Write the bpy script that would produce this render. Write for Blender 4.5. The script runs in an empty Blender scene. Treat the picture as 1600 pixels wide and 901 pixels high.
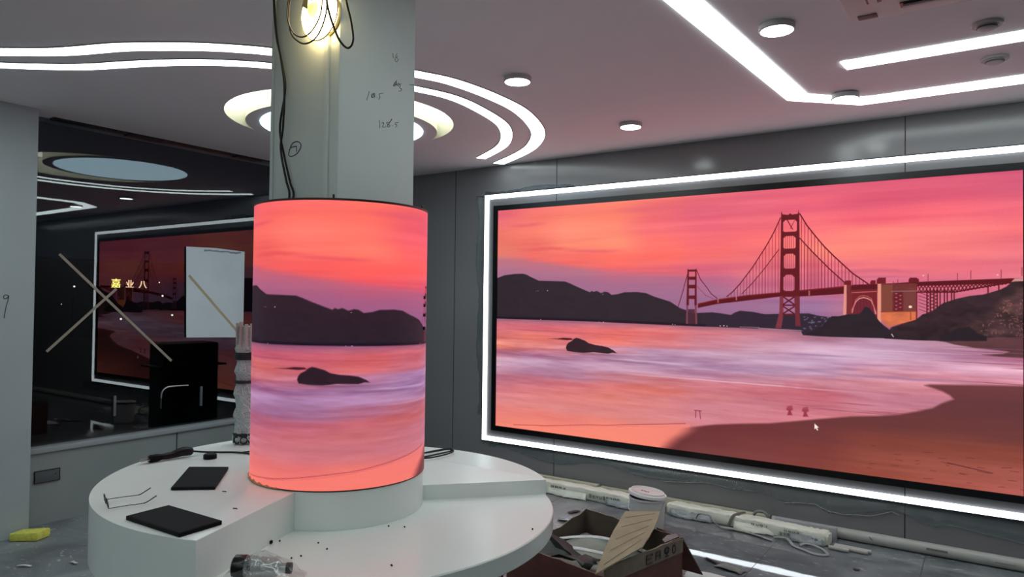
import bpy, bmesh, math, random
import numpy as np
from math import sin, cos, pi, radians, atan2, hypot
from mathutils import Vector, Matrix, geometry

S = bpy.context.scene
COL = S.collection
random.seed(7)

# ------------------------------------------------------------------ camera
F_PX, YAW, PITCH, ROLL = 1093.74, 0.5976, 0.0189, 0.0117
fwd = Vector((-sin(YAW) * cos(PITCH), cos(YAW) * cos(PITCH), sin(PITCH)))
rgt = Vector((cos(YAW), sin(YAW), 0))
upv = rgt.cross(fwd)
r2 = rgt * cos(ROLL) + upv * sin(ROLL)
u2 = -rgt * sin(ROLL) + upv * cos(ROLL)
cam_d = bpy.data.cameras.new('camera')
cam = bpy.data.objects.new('camera', cam_d)
COL.objects.link(cam)
M = Matrix((r2, u2, -fwd)).transposed().to_4x4()
M.translation = Vector((0, 0, 1.5))
cam.matrix_world = M
cam_d.sensor_width = 36
cam_d.lens = F_PX / 1600 * 36
cam_d.clip_start = 0.05
S.camera = cam

# ------------------------------------------------------------------ world, view
w = bpy.data.worlds.new('night')
S.world = w
w.use_nodes = True
w.node_tree.nodes['Background'].inputs[0].default_value = (0.30, 0.38, 0.60, 1)
w.node_tree.nodes['Background'].inputs[1].default_value = 0.012
S.view_settings.view_transform = 'Standard'
S.view_settings.look = 'None'
S.view_settings.exposure = 0.0
S.view_settings.gamma = 1
S.view_settings.use_curve_mapping = False
S.cycles.max_bounces = 8
S.cycles.diffuse_bounces = 4
S.cycles.glossy_bounces = 4
S.cycles.transparent_max_bounces = 12
S.cycles.sample_clamp_indirect = 3.0
S.cycles.use_denoising = True
STRIP = 7.0
DOWN = 22.0
COVE = 3.5

# ------------------------------------------------------------------ helpers
def lin(c):
    return tuple((x / 12.92 if x <= 0.04045 else ((x + 0.055) / 1.055) ** 2.4) for x in (v / 255 for v in c))

_m = {}
def mat(name, rgb=(200, 200, 200), rough=0.5, metal=0.0, spec=0.5, noise=0.0, nscale=8.0, stretch=(1, 1, 1),
        bump=0.0, bscale=60.0, coat=0.0, rough_var=0.0):
    m = bpy.data.materials.new(name)
    m.use_nodes = True
    nt = m.node_tree
    b = nt.nodes['Principled BSDF']
    c = lin(rgb)
    b.inputs['Base Color'].default_value = (*c, 1)
    b.inputs['Roughness'].default_value = rough
    b.inputs['Metallic'].default_value = metal
    b.inputs['Specular IOR Level'].default_value = spec
    b.inputs['Coat Weight'].default_value = coat
    tc = nt.nodes.new('ShaderNodeTexCoord')
    mp = nt.nodes.new('ShaderNodeMapping')
    mp.inputs['Scale'].default_value = stretch
    nt.links.new(tc.outputs['Object'], mp.inputs['Vector'])
    if noise or rough_var:
        n = nt.nodes.new('ShaderNodeTexNoise')
        n.inputs['Scale'].default_value = nscale
        n.inputs['Detail'].default_value = 5
        nt.links.new(mp.outputs[0], n.inputs['Vector'])
        if noise:
            r = nt.nodes.new('ShaderNodeValToRGB')
            r.color_ramp.elements[0].position = 0.3
            r.color_ramp.elements[1].position = 0.7
            r.color_ramp.elements[0].color = (*[x * (1 - noise) for x in c], 1)
            r.color_ramp.elements[1].color = (*[min(1, x * (1 + noise)) for x in c], 1)
            nt.links.new(n.outputs['Fac'], r.inputs[0])
            nt.links.new(r.outputs[0], b.inputs['Base Color'])
        if rough_var:
            mr = nt.nodes.new('ShaderNodeMapRange')
            mr.inputs['To Min'].default_value = max(0, rough - rough_var)
            mr.inputs['To Max'].default_value = min(1, rough + rough_var)
            nt.links.new(n.outputs['Fac'], mr.inputs['Value'])
            nt.links.new(mr.outputs[0], b.inputs['Roughness'])
    if bump:
        n2 = nt.nodes.new('ShaderNodeTexNoise')
        n2.inputs['Scale'].default_value = bscale
        n2.inputs['Detail'].default_value = 3
        nt.links.new(mp.outputs[0], n2.inputs['Vector'])
        bp = nt.nodes.new('ShaderNodeBump')
        bp.inputs['Strength'].default_value = bump
        bp.inputs['Distance'].default_value = 0.01
        nt.links.new(n2.outputs['Fac'], bp.inputs['Height'])
        nt.links.new(bp.outputs[0], b.inputs['Normal'])
    return m

def emat(name, rgb, strength):
    m = bpy.data.materials.new(name)
    m.use_nodes = True
    b = m.node_tree.nodes['Principled BSDF']
    b.inputs['Base Color'].default_value = (0.8, 0.8, 0.8, 1)
    b.inputs['Emission Color'].default_value = (*lin(rgb), 1)
    b.inputs['Emission Strength'].default_value = strength
    return m

def clear_mat(name, rgb, gloss, rough=0.0, diffuse=0.0):
    """thin clear sheet: mostly transparent, a mirror share, an optional milky share"""
    m = bpy.data.materials.new(name)
    m.use_nodes = True
    nt = m.node_tree
    nt.nodes.remove(nt.nodes['Principled BSDF'])
    out = nt.nodes['Material Output']
    t = nt.nodes.new('ShaderNodeBsdfTransparent')
    t.inputs[0].default_value = (*lin(rgb), 1)
    g = nt.nodes.new('ShaderNodeBsdfGlossy')
    g.inputs['Roughness'].default_value = rough
    mx = nt.nodes.new('ShaderNodeMixShader')
    mx.inputs[0].default_value = gloss
    nt.links.new(t.outputs[0], mx.inputs[1])
    nt.links.new(g.outputs[0], mx.inputs[2])
    last = mx
    if diffuse:
        d = nt.nodes.new('ShaderNodeBsdfDiffuse')
        d.inputs[0].default_value = (0.75, 0.78, 0.78, 1)
        m2 = nt.nodes.new('ShaderNodeMixShader')
        m2.inputs[0].default_value = diffuse
        nt.links.new(mx.outputs[0], m2.inputs[1])
        nt.links.new(d.outputs[0], m2.inputs[2])
        last = m2
    nt.links.new(last.outputs[0], out.inputs[0])
    return m

def smooth(me, angle=35):
    bm = bmesh.new(); bm.from_mesh(me)
    for f in bm.faces: f.smooth = True
    a = radians(angle)
    for e in bm.edges:
        if len(e.link_faces) == 2 and e.calc_face_angle(0) > a: e.smooth = False
    bm.to_mesh(me); bm.free()

def obj(name, bm, m, parent=None, sm=True):
    me = bpy.data.meshes.new(name)
    bmesh.ops.recalc_face_normals(bm, faces=bm.faces[:])
    bm.to_mesh(me); bm.free()
    if sm: smooth(me)
    for k in (m if isinstance(m, (list, tuple)) else [m]): me.materials.append(k)
    o = bpy.data.objects.new(name, me)
    COL.objects.link(o)
    if parent is not None:
        o.parent = parent
        o.matrix_parent_inverse = Matrix.Translation(-parent.location) if parent.type == 'EMPTY' else Matrix()
        if parent.type != 'EMPTY' and parent.parent is not None:
            o.matrix_parent_inverse = Matrix()
    return o

def tag(o, label, cat, group=None):
    o['label'] = label; o['category'] = cat
    if group: o['group'] = group
    return o

def thing(name, label, cat, loc=(0, 0, 0), group=None):
    o = bpy.data.objects.new(name, None)
    o.empty_display_size = 0.05
    o.location = loc
    COL.objects.link(o)
    return tag(o, label, cat, group)

def struct(o):
    o['kind'] = 'structure'
    return o

def B(): return bmesh.new()

def box(bm, a, b, bev=0.0, rot=None):
    """axis aligned box from corner a to corner b"""
    a = Vector(a); b = Vector(b)
    c = (a + b) / 2; d = b - a
    mt = Matrix.Translation(c) @ (rot.to_4x4() if rot else Matrix()) @ Matrix.Diagonal((abs(d.x), abs(d.y), abs(d.z), 1))
    g = bmesh.ops.create_cube(bm, size=1, matrix=mt)
    if bev:
        es = list({e for v in g['verts'] for e in v.link_edges})
        bmesh.ops.bevel(bm, geom=es, offset=bev, segments=2, affect='EDGES', profile=0.5)
    return bm

def prism(bm, poly, z0, z1, mi=0):
    """vertical prism over an xy polygon"""
    lo = [bm.verts.new((x, y, z0)) for x, y in poly]
    hi = [bm.verts.new((x, y, z1)) for x, y in poly]
    n = len(poly)
    fs = [bm.faces.new(hi), bm.faces.new(lo[::-1])]
    for i in range(n):
        fs.append(bm.faces.new((lo[i], lo[(i + 1) % n], hi[(i + 1) % n], hi[i])))
    for f in fs: f.material_index = mi
    return bm

def slab(bm, pts, th):
    """thick sheet through 3d points (one polygon), extruded along its normal by th"""
    P = [Vector(p) for p in pts]
    n = (P[1] - P[0]).cross(P[2] - P[0]).normalized() * th
    a = [bm.verts.new(p) for p in P]; b = [bm.verts.new(p + n) for p in P]
    bm.faces.new(a[::-1]); bm.faces.new(b)
    for i in range(len(P)):
        j = (i + 1) % len(P)
        bm.faces.new((a[i], a[j], b[j], b[i]))
    return bm

def catmull(pts, n=8, closed=False):
    P = [Vector(p) for p in pts]
    out = []
    N = len(P)
    rng = range(N if closed else N - 1)
    for i in rng:
        if closed: p0, p1, p2, p3 = P[i - 1], P[i], P[(i + 1) % N], P[(i + 2) % N]
        else: p0, p1, p2, p3 = P[max(i - 1, 0)], P[i], P[i + 1], P[min(i + 2, N - 1)]
        for k in range(n):
            t = k / n
            out.append(0.5 * ((2 * p1) + (-p0 + p2) * t + (2 * p0 - 5 * p1 + 4 * p2 - p3) * t * t + (-p0 + 3 * p1 - 3 * p2 + p3) * t ** 3))
    if not closed: out.append(P[-1])
    return out

def tube(bm, pts, r, seg=8, closed=False, flat=1.0, cap=True):
    P = [Vector(p) for p in pts]
    rings = []
    N = len(P)
    ref = None
    for i, p in enumerate(P):
        if closed: t = (P[(i + 1) % N] - P[i - 1])
        else: t = P[min(i + 1, N - 1)] - P[max(i - 1, 0)]
        t.normalize()
        if ref is None:
            ref = Vector((0, 0, 1)) if abs(t.z) < 0.9 else Vector((1, 0, 0))
        s = t.cross(ref)
        if s.length < 1e-4: s = t.cross(Vector((0, 1, 0)))
        s.normalize(); q = s.cross(t).normalized()
        ref = q
        rr = r[i] if isinstance(r, (list, tuple)) else r
        rings.append([bm.verts.new(p + s * cos(2 * pi * k / seg) * rr + q * sin(2 * pi * k / seg) * rr * flat) for k in range(seg)])
    for i in range(N if closed else N - 1):
        a = rings[i]; b = rings[(i + 1) % N]
        for k in range(seg):
            bm.faces.new((a[k], a[(k + 1) % seg], b[(k + 1) % seg], b[k]))
    if cap and not closed:
        bm.faces.new(rings[0][::-1]); bm.faces.new(rings[-1])
    return bm

def lathe(bm, prof, c=(0, 0, 0), seg=32, axis=None, a0=0, a1=2 * pi):
    """profile [(r,z)] spun about z through c"""
    full = abs(a1 - a0 - 2 * pi) < 1e-6
    n = seg if full else seg + 1
    R = []
    rot = axis if axis else Matrix.Identity(3)
    for k in range(n):
        a = a0 + (a1 - a0) * k / seg
        R.append([bm.verts.new(Vector(c) + rot @ Vector((r * cos(a), r * sin(a), z))) for r, z in prof])
    for k in range(n if full else n - 1):
        A = R[k]; Bq = R[(k + 1) % n]
        for i in range(len(prof) - 1):
            bm.faces.new((A[i], Bq[i], Bq[i + 1], A[i + 1]))
    bmesh.ops.remove_doubles(bm, verts=bm.verts[:], dist=1e-6)
    return bm

def ribbon2d(pts, width):
    """outline (xy) of a band along a centre line"""
    P = [Vector((p[0], p[1])) for p in pts]
    L, R = [], []
    for i in range(len(P)):
        t = P[min(i + 1, len(P) - 1)] - P[max(i - 1, 0)]
        t.normalize(); n = Vector((-t.y, t.x)) * width / 2
        L.append(P[i] + n); R.append(P[i] - n)
    return L, R

def band(bm, L, R, z0, z1):
    n = len(L)
    v = [[bm.verts.new((p.x, p.y, z)) for p in S_] for S_ in (L, R) for z in (z0, z1)]
    l0, l1, r0, r1 = v
    for i in range(n - 1):
        bm.faces.new((l0[i], l0[i + 1], r0[i + 1], r0[i]))
        bm.faces.new((l1[i], r1[i], r1[i + 1], l1[i + 1]))
        bm.faces.new((l0[i], l1[i], l1[i + 1], l0[i + 1]))
        bm.faces.new((r0[i], r0[i + 1], r1[i + 1], r1[i]))
    bm.faces.new((l0[0], r0[0], r1[0], l1[0]))
    bm.faces.new((l0[-1], l1[-1], r1[-1], r0[-1]))
    return bm

# ------------------------------------------------------------------ room measures
D, W, H = 4.995, 5.149, 2.693
XR, YB = 3.6, -3.4
CX, CY = -1.9744, 1.7851          # column axis

# ------------------------------------------------------------------ materials
m_wall = mat('grey wall panel', (128, 127, 129), 0.19, spec=0.5, bump=0.03, bscale=2)
m_wall2 = mat('grey painted wall', (136, 144, 143), 0.5, noise=0.05, nscale=3)
m_pillar = mat('pale grey pillar paint', (158, 170, 172), 0.42, noise=0.05, nscale=2)
m_room = mat('far wall paint', (120, 124, 126), 0.6)
m_sill = mat('sill metal', (150, 156, 158), 0.4, spec=0.5)
m_seam = mat('seam', (28, 30, 32), 0.6)
m_ceil = mat('ceiling paint', (234, 234, 238), 0.75, noise=0.02, nscale=1.2)
m_cove = mat('cove lining', (235, 238, 225), 0.6)
m_column = mat('column grey paint', (196, 206, 203), 0.5, noise=0.04, nscale=3)
m_white = mat('white lacquer', (232, 240, 236), 0.24, spec=0.4, noise=0.02, nscale=3)
m_black = mat('black plastic', (7, 8, 12), 0.55, spec=0.15)
m_blackg = mat('black gloss frame', (8, 8, 10), 0.3)
m_wire = mat('black cable rubber', (14, 14, 14), 0.5, spec=0.3)
m_strip = emat('light strip', (238, 252, 252), STRIP)
m_frame_strip = emat('frame light strip', (240, 250, 255), 4.2)
m_down = emat('downlight lens', (240, 252, 252), DOWN)
m_coveL = emat('cove light', (255, 253, 240), COVE)
m_disc = emat('disc light', (205, 240, 255), 3.6)
m_rim = mat('lamp rim', (190, 186, 186), 0.5)
m_glass = clear_mat('dark window glass', (215, 222, 225), 0.058)
m_ink = mat('marker ink', (22, 26, 28), 0.7)
m_steel = mat('steel', (170, 172, 172), 0.3, metal=0.8)
m_card = mat('cardboard', (128, 116, 98), 0.85, noise=0.12, nscale=14, bump=0.2, bscale=40)
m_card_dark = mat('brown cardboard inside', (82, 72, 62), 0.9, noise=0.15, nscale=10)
m_card_red = mat('red printed cardboard', (104, 66, 60), 0.8, noise=0.15, nscale=16)
m_pvc = mat('grey pvc', (178, 178, 172), 0.35, noise=0.05, nscale=6)
m_cream = mat('cream pvc', (196, 192, 166), 0.45, noise=0.08, nscale=8)
m_sleeve = mat('wrapped trunking', (222, 224, 210), 0.4, noise=0.08, nscale=7, bump=0.5, bscale=14)
m_film = mat('crumpled grey film', (140, 146, 148), 0.25, noise=0.2, nscale=20, bump=0.6, bscale=30)
m_paper = mat('white paper', (205, 208, 206), 0.7, noise=0.05, nscale=9)
m_tape = mat('masking tape', (152, 142, 128), 0.7, noise=0.08, nscale=12)

# ------------------------------------------------------------------ floor
mf = bpy.data.materials.new('dusty glossy floor tile')
mf.use_nodes = True
nt = mf.node_tree
bs = nt.nodes['Principled BSDF']
tc = nt.nodes.new('ShaderNodeTexCoord')
def nz(scale, detail=6, stretch=(1, 1, 1), dist=0.0):
    mp = nt.nodes.new('ShaderNodeMapping'); mp.inputs['Scale'].default_value = stretch
    n = nt.nodes.new('ShaderNodeTexNoise'); n.inputs['Scale'].default_value = scale; n.inputs['Detail'].default_value = detail
    n.inputs['Distortion'].default_value = dist
    nt.links.new(tc.outputs['Object'], mp.inputs[0]); nt.links.new(mp.outputs[0], n.inputs[0])
    return n
n1 = nz(2.2, 8, dist=1.2)
cr = nt.nodes.new('ShaderNodeValToRGB')
cr.color_ramp.elements[0].position = 0.3; cr.color_ramp.elements[0].color = (*lin((88, 93, 98)), 1)
cr.color_ramp.elements[1].position = 0.75; cr.color_ramp.elements[1].color = (*lin((138, 144, 146)), 1)
nt.links.new(n1.outputs['Fac'], cr.inputs[0])
n3 = nz(9, 8, (1, 2.6, 1), 2.0)
cr3 = nt.nodes.new('ShaderNodeValToRGB')
cr3.color_ramp.elements[0].position = 0.62; cr3.color_ramp.elements[0].color = (0, 0, 0, 1)
cr3.color_ramp.elements[1].position = 0.78; cr3.color_ramp.elements[1].color = (1, 1, 1, 1)
nt.links.new(n3.outputs['Fac'], cr3.inputs[0])
mxc = nt.nodes.new('ShaderNodeMixRGB'); mxc.inputs[2].default_value = (*lin((190, 196, 196)), 1)
nt.links.new(cr3.outputs[0], mxc.inputs[0]); nt.links.new(cr.outputs[0], mxc.inputs[1])
nt.links.new(mxc.outputs[0], bs.inputs['Base Color'])
sep = nt.nodes.new('ShaderNodeSeparateXYZ')
nt.links.new(tc.outputs['Object'], sep.inputs[0])
mr = nt.nodes.new('ShaderNodeMapRange')
mr.inputs['From Min'].default_value = -1.9; mr.inputs['From Max'].default_value = -3.2
mr.inputs['To Min'].default_value = 0.035; mr.inputs['To Max'].default_value = 0.6
nt.links.new(sep.outputs['X'], mr.inputs['Value'])
nt.links.new(mr.outputs[0], bs.inputs['Roughness'])
bs.inputs['Specular IOR Level'].default_value = 0.75
nb = nz(5, 2)
bp = nt.nodes.new('ShaderNodeBump'); bp.inputs['Strength'].default_value = 0.05; bp.inputs['Distance'].default_value = 0.01
nt.links.new(nb.outputs['Fac'], bp.inputs['Height']); nt.links.new(bp.outputs[0], bs.inputs['Normal'])
bm = box(B(), (-W - 0.3, YB - 0.3, -0.12), (XR + 0.3, D + 0.3, 0))
floor = struct(obj('floor', bm, mf, sm=False))

# tile joints on the floor
bm = B()
for i in range(10):
    y = 4.18 - 0.8 * i
    if y < YB: break
for x in (-3.515, -2.715, -1.915, -1.115, -0.315, 0.485, 1.285):
    box(bm, (x - 0.0015, YB, -0.001), (x + 0.0015, D, 0.0004))
struct(obj('trim_1', bm, m_seam, sm=False))

# ------------------------------------------------------------------ walls
def wallbox(name, a, b, m): return struct(obj(name, box(B(), a, b), m, sm=False))
wf = wallbox('wall_front', (-W - 0.2, D, 0), (XR + 0.2, D + 0.15, H + 0.2), m_wall)
wallbox('wall_right', (XR, YB, 0), (XR + 0.15, D, H + 0.2), m_room)
wallbox('wall_back', (-W - 0.2, YB - 0.15, 0), (XR + 0.2, YB, H + 0.2), m_room)
bm = B()
box(bm, (-W - 0.2, YB, 0), (-W, D, 0.47))                     # under the glass
box(bm, (-W - 0.2, 4.62, 0.47), (-W, D, H + 0.2))             # corner side
box(bm, (-W - 0.2, YB, 0.47), (-W, 1.98, H + 0.2))            # behind the pillar
struct(obj('wall_left', bm, m_wall2, sm=False))
struct(obj('trim_2', box(B(), (-W - 0.09, 1.98, 0.47), (-W + 0.018, 4.62, 0.506), 0.004), m_sill))
bm = B()
box(bm, (-W - 0.14, YB, 0), (-5.0, 1.966, H))
pillar = struct(obj('wall_pillar', bm, m_pillar, sm=False))
pillar.name = 'wall_near_left'
# window: one pane
win = struct(obj('window_1', box(B(), (-W - 0.066, 1.985, 0.507), (-W - 0.060, 4.615, H)), m_glass, sm=False))
bm = B()
box(bm, (-W - 0.075, 1.98, 0.507), (-W - 0.05, 1.992, H)); box(bm, (-W - 0.075, 4.606, 0.507), (-W - 0.05, 4.618, H))
fr = obj('window_frame', bm, m_blackg, win, sm=False)

# seams in the wall panels
bm = B()
for x in (-4.035, -2.963, -0.43, 2.1):
    box(bm, (x - 0.003, D - 0.0012, 0.0), (x + 0.003, D + 0.002, H))
box(bm, (-W - 0.002, 3.014, 0), (-W + 0.0012, 3.022, 0.468))
struct(obj('trim_3', bm, m_seam, sm=False))
# crooked dark shadow gap between the curtain line and the ceiling
bm = B()
for y0, y1, h in ((2.11, 2.62, 0.014), (2.60, 2.86, 0.022), (2.84, 3.50, 0.012), (3.48, 3.72, 0.02), (3.72, 4.5, 0.012)):
    box(bm, (-W - 0.05, y0, H - h), (-W + 0.012, y1, H + 0.001))
struct(obj('trim_4', bm, m_blackg, sm=False))

# ------------------------------------------------------------------ ceiling with the crescent cut
oc, orad = Vector((-3.568, 3.21)), 0.737
ic, irad = Vector((-3.726, 3.363)), 0.647
dvec = ic - oc; dd = dvec.length
aa = (orad ** 2 - irad ** 2 + dd * dd) / (2 * dd)
hh = math.sqrt(max(orad ** 2 - aa * aa, 0))
ux = dvec / dd; vx = Vector((-ux.y, ux.x))
i1 = oc + ux * aa + vx * hh; i2 = oc + ux * aa - vx * hh
def arcp(c, r, p, q, via, n=48):
    a = atan2(p.y - c.y, p.x - c.x); b = atan2(q.y - c.y, q.x - c.x)
    m_ = atan2(via.y - c.y, via.x - c.x)
    def nrm(t, s): return (t - s) % (2 * pi)
    if nrm(m_, a) < nrm(b, a): e = a + nrm(b, a)
    else: e = a - nrm(a, b)
    return [Vector((c.x + r * cos(a + (e - a) * k / n), c.y + r * sin(a + (e - a) * k / n))) for k in range(n + 1)]
far = oc - ux
outer_arc = arcp(oc, orad, i1, i2, far)
inner_arc = arcp(ic, irad, i2, i1, far)
cres = outer_arc[:-1] + inner_arc[:-1]
rect = [Vector((-W - 0.2, YB - 0.1)), Vector((XR + 0.1, YB - 0.1)), Vector((XR + 0.1, D + 0.1)), Vector((-W - 0.2, D + 0.1))]
tri = geometry.tessellate_polygon([[v.to_3d() for v in rect], [v.to_3d() for v in cres]])
allv = rect + cres
RD = 0.15
bm = B()
V = [bm.verts.new((v.x, v.y, H)) for v in allv]
for t in tri:
    try: bm.faces.new([V[i] for i in t])
    except ValueError: pass
box(bm, (-W - 0.2, YB - 0.1, H + RD + 0.02), (XR + 0.1, D + 0.1, H + RD + 0.12))
struct(obj('ceiling', bm, m_ceil, sm=False))
bm = B()
n = len(cres)
a = [bm.verts.new((v.x, v.y, H)) for v in cres]; b = [bm.verts.new((v.x, v.y, H + RD)) for v in cres]
for i in range(n): bm.faces.new((a[i], a[(i + 1) % n], b[(i + 1) % n], b[i]))
struct(obj('trim_5', bm, m_cove))
cv = B()
prism(cv, [(v.x, v.y) for v in cres], H + RD, H + RD + 0.015)
tag(obj('cove_light', cv, m_coveL, sm=False), 'crescent-shaped recessed white cove light in the ceiling behind the column', 'ceiling light')

# ------------------------------------------------------------------ ceiling lights
def strip_light(name, pts, wd, label, group=None):
    L, R = ribbon2d(catmull([(p[0], p[1], 0) for p in pts], 6), wd)
    o = obj(name, band(B(), L, R, H - 0.006, H - 0.0005), m_strip)
    L2, R2 = ribbon2d(catmull([(p[0], p[1], 0) for p in pts], 6), wd + 0.012)
    tag(o, label, 'ceiling light', group)
    obj('edge_profile', band(B(), L2, R2, H - 0.004, H - 0.0002), m_blackg, o)
    return o
strip_light('curved_light_strip', [(-5.1, 0.5), (-4.6, 0.98), (-3.99, 1.39), (-3.80, 1.515), (-3.66, 1.585), (-3.44, 1.67), (-3.30, 1.745), (-3.12, 1.86),
            (-2.98, 1.975), (-2.845, 2.12), (-2.64, 2.42), (-2.485, 2.73), (-2.405, 2.94), (-2.38, 3.28), (-2.42, 3.65), (-2.60, 4.12),
            (-2.86, 4.46), (-3.13, 4.68), (-3.49, 4.90)], 0.096, 'outer of two wavy white light strips curling round behind the column', 'wavy light strips in the ceiling')
strip_light('curved_light_strip', [(-5.1, 0.62), (-4.75, 1.05), (-4.22, 1.475), (-4.07, 1.593), (-3.86, 1.73), (-3.585, 1.85), (-3.36, 1.965), (-3.2, 2.075),
            (-3.015, 2.253), (-2.8, 2.58), (-2.66, 2.92), (-2.592, 3.15), (-2.605, 3.42), (-2.69, 3.8), (-2.86, 4.11), (-3.1, 4.38), (-3.485, 4.642)],
            0.08, 'inner, thinner of two wavy white light strips curling round behind the column', 'wavy light strips in the ceiling')
bm = B()
lathe(bm, [(0.0, H - 0.008), (0.54, H - 0.008), (0.549, H - 0.004), (0.549, H - 0.0005), (0, H - 0.0005)], (ic.x + 0.012, ic.y - 0.015, 0), 72)
tag(obj('disc_light', bm, m_disc), 'round glowing disc light in the ceiling inside the crescent cove', 'ceiling light')

def poly_light(name, poly, label, group):
    o = obj(name, prism(B(), poly, H - 0.006, H - 0.0005), m_strip, sm=False)
    return tag(o, label, 'ceiling light', group)
poly_light('angled_light_strip', [(-1.20, -1.2), (-1.05, 2.591), (-0.964, 4.243), (-0.623, 4.565), (3.1, 4.568), (3.1, 4.403), (-0.561, 4.415), (-0.658, 4.375),
           (-0.846, 4.178), (-0.928, 2.669), (-1.07, -1.2)], 'wide white light strip bending at two corners above the wall screen', 'straight light strips in the ceiling')
poly_light('straight_light_strip', [(-0.597, 3.71), (-0.587, 3.841), (1.6, 3.82), (1.6, 3.69)], 'short straight white light strip between the two smoke detectors', 'straight light strips in the ceiling')
poly_light('straight_light_strip', [(-0.3, -2.6), (2.6, -2.6), (2.6, -2.45), (-0.3, -2.45)], 'added unseen fill light strip in the ceiling behind the camera', 'straight light strips in the ceiling')  # unseen strip added behind the camera to raise the light level

poly_light('straight_light_strip', [(-4.6, -2.2), (-1.9, -2.2), (-1.9, -2.0), (-4.6, -2.0)], 'added unseen fill light strip in the ceiling behind the camera on the window side', 'straight light strips in the ceiling')  # added fill light on the window side, not in view
poly_light('straight_light_strip', [(-0.6, -0.9), (2.4, -0.9), (2.4, -0.7), (-0.6, -0.7)], 'added unseen fill light strip in the ceiling just behind the camera', 'straight light strips in the ceiling')  # added out of view as ambient fill from the camera side
poly_light('straight_light_strip', [(-3.9, -0.75), (-1.7, -0.75), (-1.7, -0.6), (-3.9, -0.6)], 'added fill light strip in the ceiling left of the camera, out of view', 'straight light strips in the ceiling')  # unseen fill strip, added for more light from the left

def downlight(x, y, label, H=H):
    t = thing('downlight', label, 'ceiling light', (x, y, H), 'round surface downlights')
    obj('housing', lathe(B(), [(0.0, H - 0.0005), (0.074, H - 0.0005), (0.074, H - 0.022), (0.069, H - 0.026), (0.0, H - 0.026)][::-1], (x, y, 0), 32), m_rim, t)
    obj('lens', lathe(B(), [(0.0, H - 0.027), (0.066, H - 0.027), (0.066, H - 0.0265), (0.0, H - 0.0265)], (x, y, 0), 32), m_down, t)
downlight(-0.745, 3.08, 'round downlight between the angled strip and the air conditioner, nearest the camera')
downlight(-2.07, 3.07, 'round downlight just right of the outer curved light strip')
downlight(-1.965, 4.267, 'round downlight nearest the screen wall, left of the angled strip')
downlight(-0.665, 4.29, 'round downlight overlapping the corner of the angled light strip', H - 0.0062)
downlight(-3.4, 0.2, 'added round fill light out of view left of the camera, near the window wall')  # added lamp out of view, fills the window side
downlight(-2.1, -0.6, 'added round fill light out of view behind the camera on the left')  # unseen fill lamp added behind the camera
downlight(1.2, 1.6, 'added round fill light out of view above the right of the room')  # added beyond the view to fill the right of the room

# ceiling cassette and detectors
t = thing('air_conditioner', 'pinkish-lit square ceiling air conditioner cassette at the top edge', 'air conditioner', (0.0, 2.68, H))
x0, x1, y0, y1 = -0.47, 0.47, 2.22, 3.16
m_ac = mat('air conditioner shell', (190, 178, 176), 0.5)
bm = B(); box(bm, (x0, y0, H - 0.03), (x1, y1, H - 0.0005), 0.008)
obj('panel', bm, m_ac, t)
bm = B()
for k in range(7): box(bm, (x0 + 0.2, y0 + 0.22 + k * 0.08, H - 0.036), (x1 - 0.2, y0 + 0.25 + k * 0.08, H - 0.0305))
obj('intake_grille', bm, m_seam, t, sm=False)
for sx, sy, lx, ly in ((0, 1, 0.56, 0.05), (0, -1, 0.56, 0.05), (1, 0, 0.05, 0.56), (-1, 0, 0.05, 0.56)):
    cx_, cy_ = (x0 + x1) / 2 + sx * 0.36, (y0 + y1) / 2 + sy * 0.36
    lv = obj('outlet', box(B(), (cx_ - lx / 2, cy_ - ly / 2, H - 0.035), (cx_ + lx / 2, cy_ + ly / 2, H - 0.0305)), m_blackg, t, sm=False)
    obj('louvre', box(B(), (cx_ - lx / 2 + 0.01, cy_ - ly / 2 + 0.012, H - 0.045), (cx_ + lx / 2 - 0.01, cy_ + ly / 2 - 0.012, H - 0.0355), 0.002), m_ac, lv)
for sx in (-1, 1):
    obj('corner_clip', box(B(), (sx * 0.40 - 0.035, y1 - 0.075, H - 0.034), (sx * 0.40 + 0.035, y1 - 0.03, H - 0.0305), 0.002), mat('clip', (120, 96, 92), 0.6), t)

def detector(x, y, label, led):
    t = thing('smoke_detector', label, 'smoke detector', (x, y, H), 'smoke detectors')
    obj('base', lathe(B(), [(0.0, H - 0.012), (0.055, H - 0.012), (0.058, H - 0.008), (0.058, H - 0.0005), (0, H - 0.0005)], (x, y, 0), 28), m_rim, t)
    obj('dome', lathe(B(), [(0.0, H - 0.030), (0.022, H - 0.029), (0.034, H - 0.024), (0.042, H - 0.0125), (0, H - 0.0125)], (x, y, 0), 28), m_rim, t)
    obj('vent_ring', lathe(B(), [(0.036, H - 0.0225), (0.0395, H - 0.021), (0.0415, H - 0.017), (0.036, H - 0.016)], (x, y, 0), 28), mat('detector ring', (96, 90, 90), .5), t)
detector(-0.003, 3.53, 'smoke detector between the air conditioner and the short straight strip', 0)
detector(0.026, 4.045, 'smoke detector between the short straight strip and the angled strip', 1)

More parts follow.
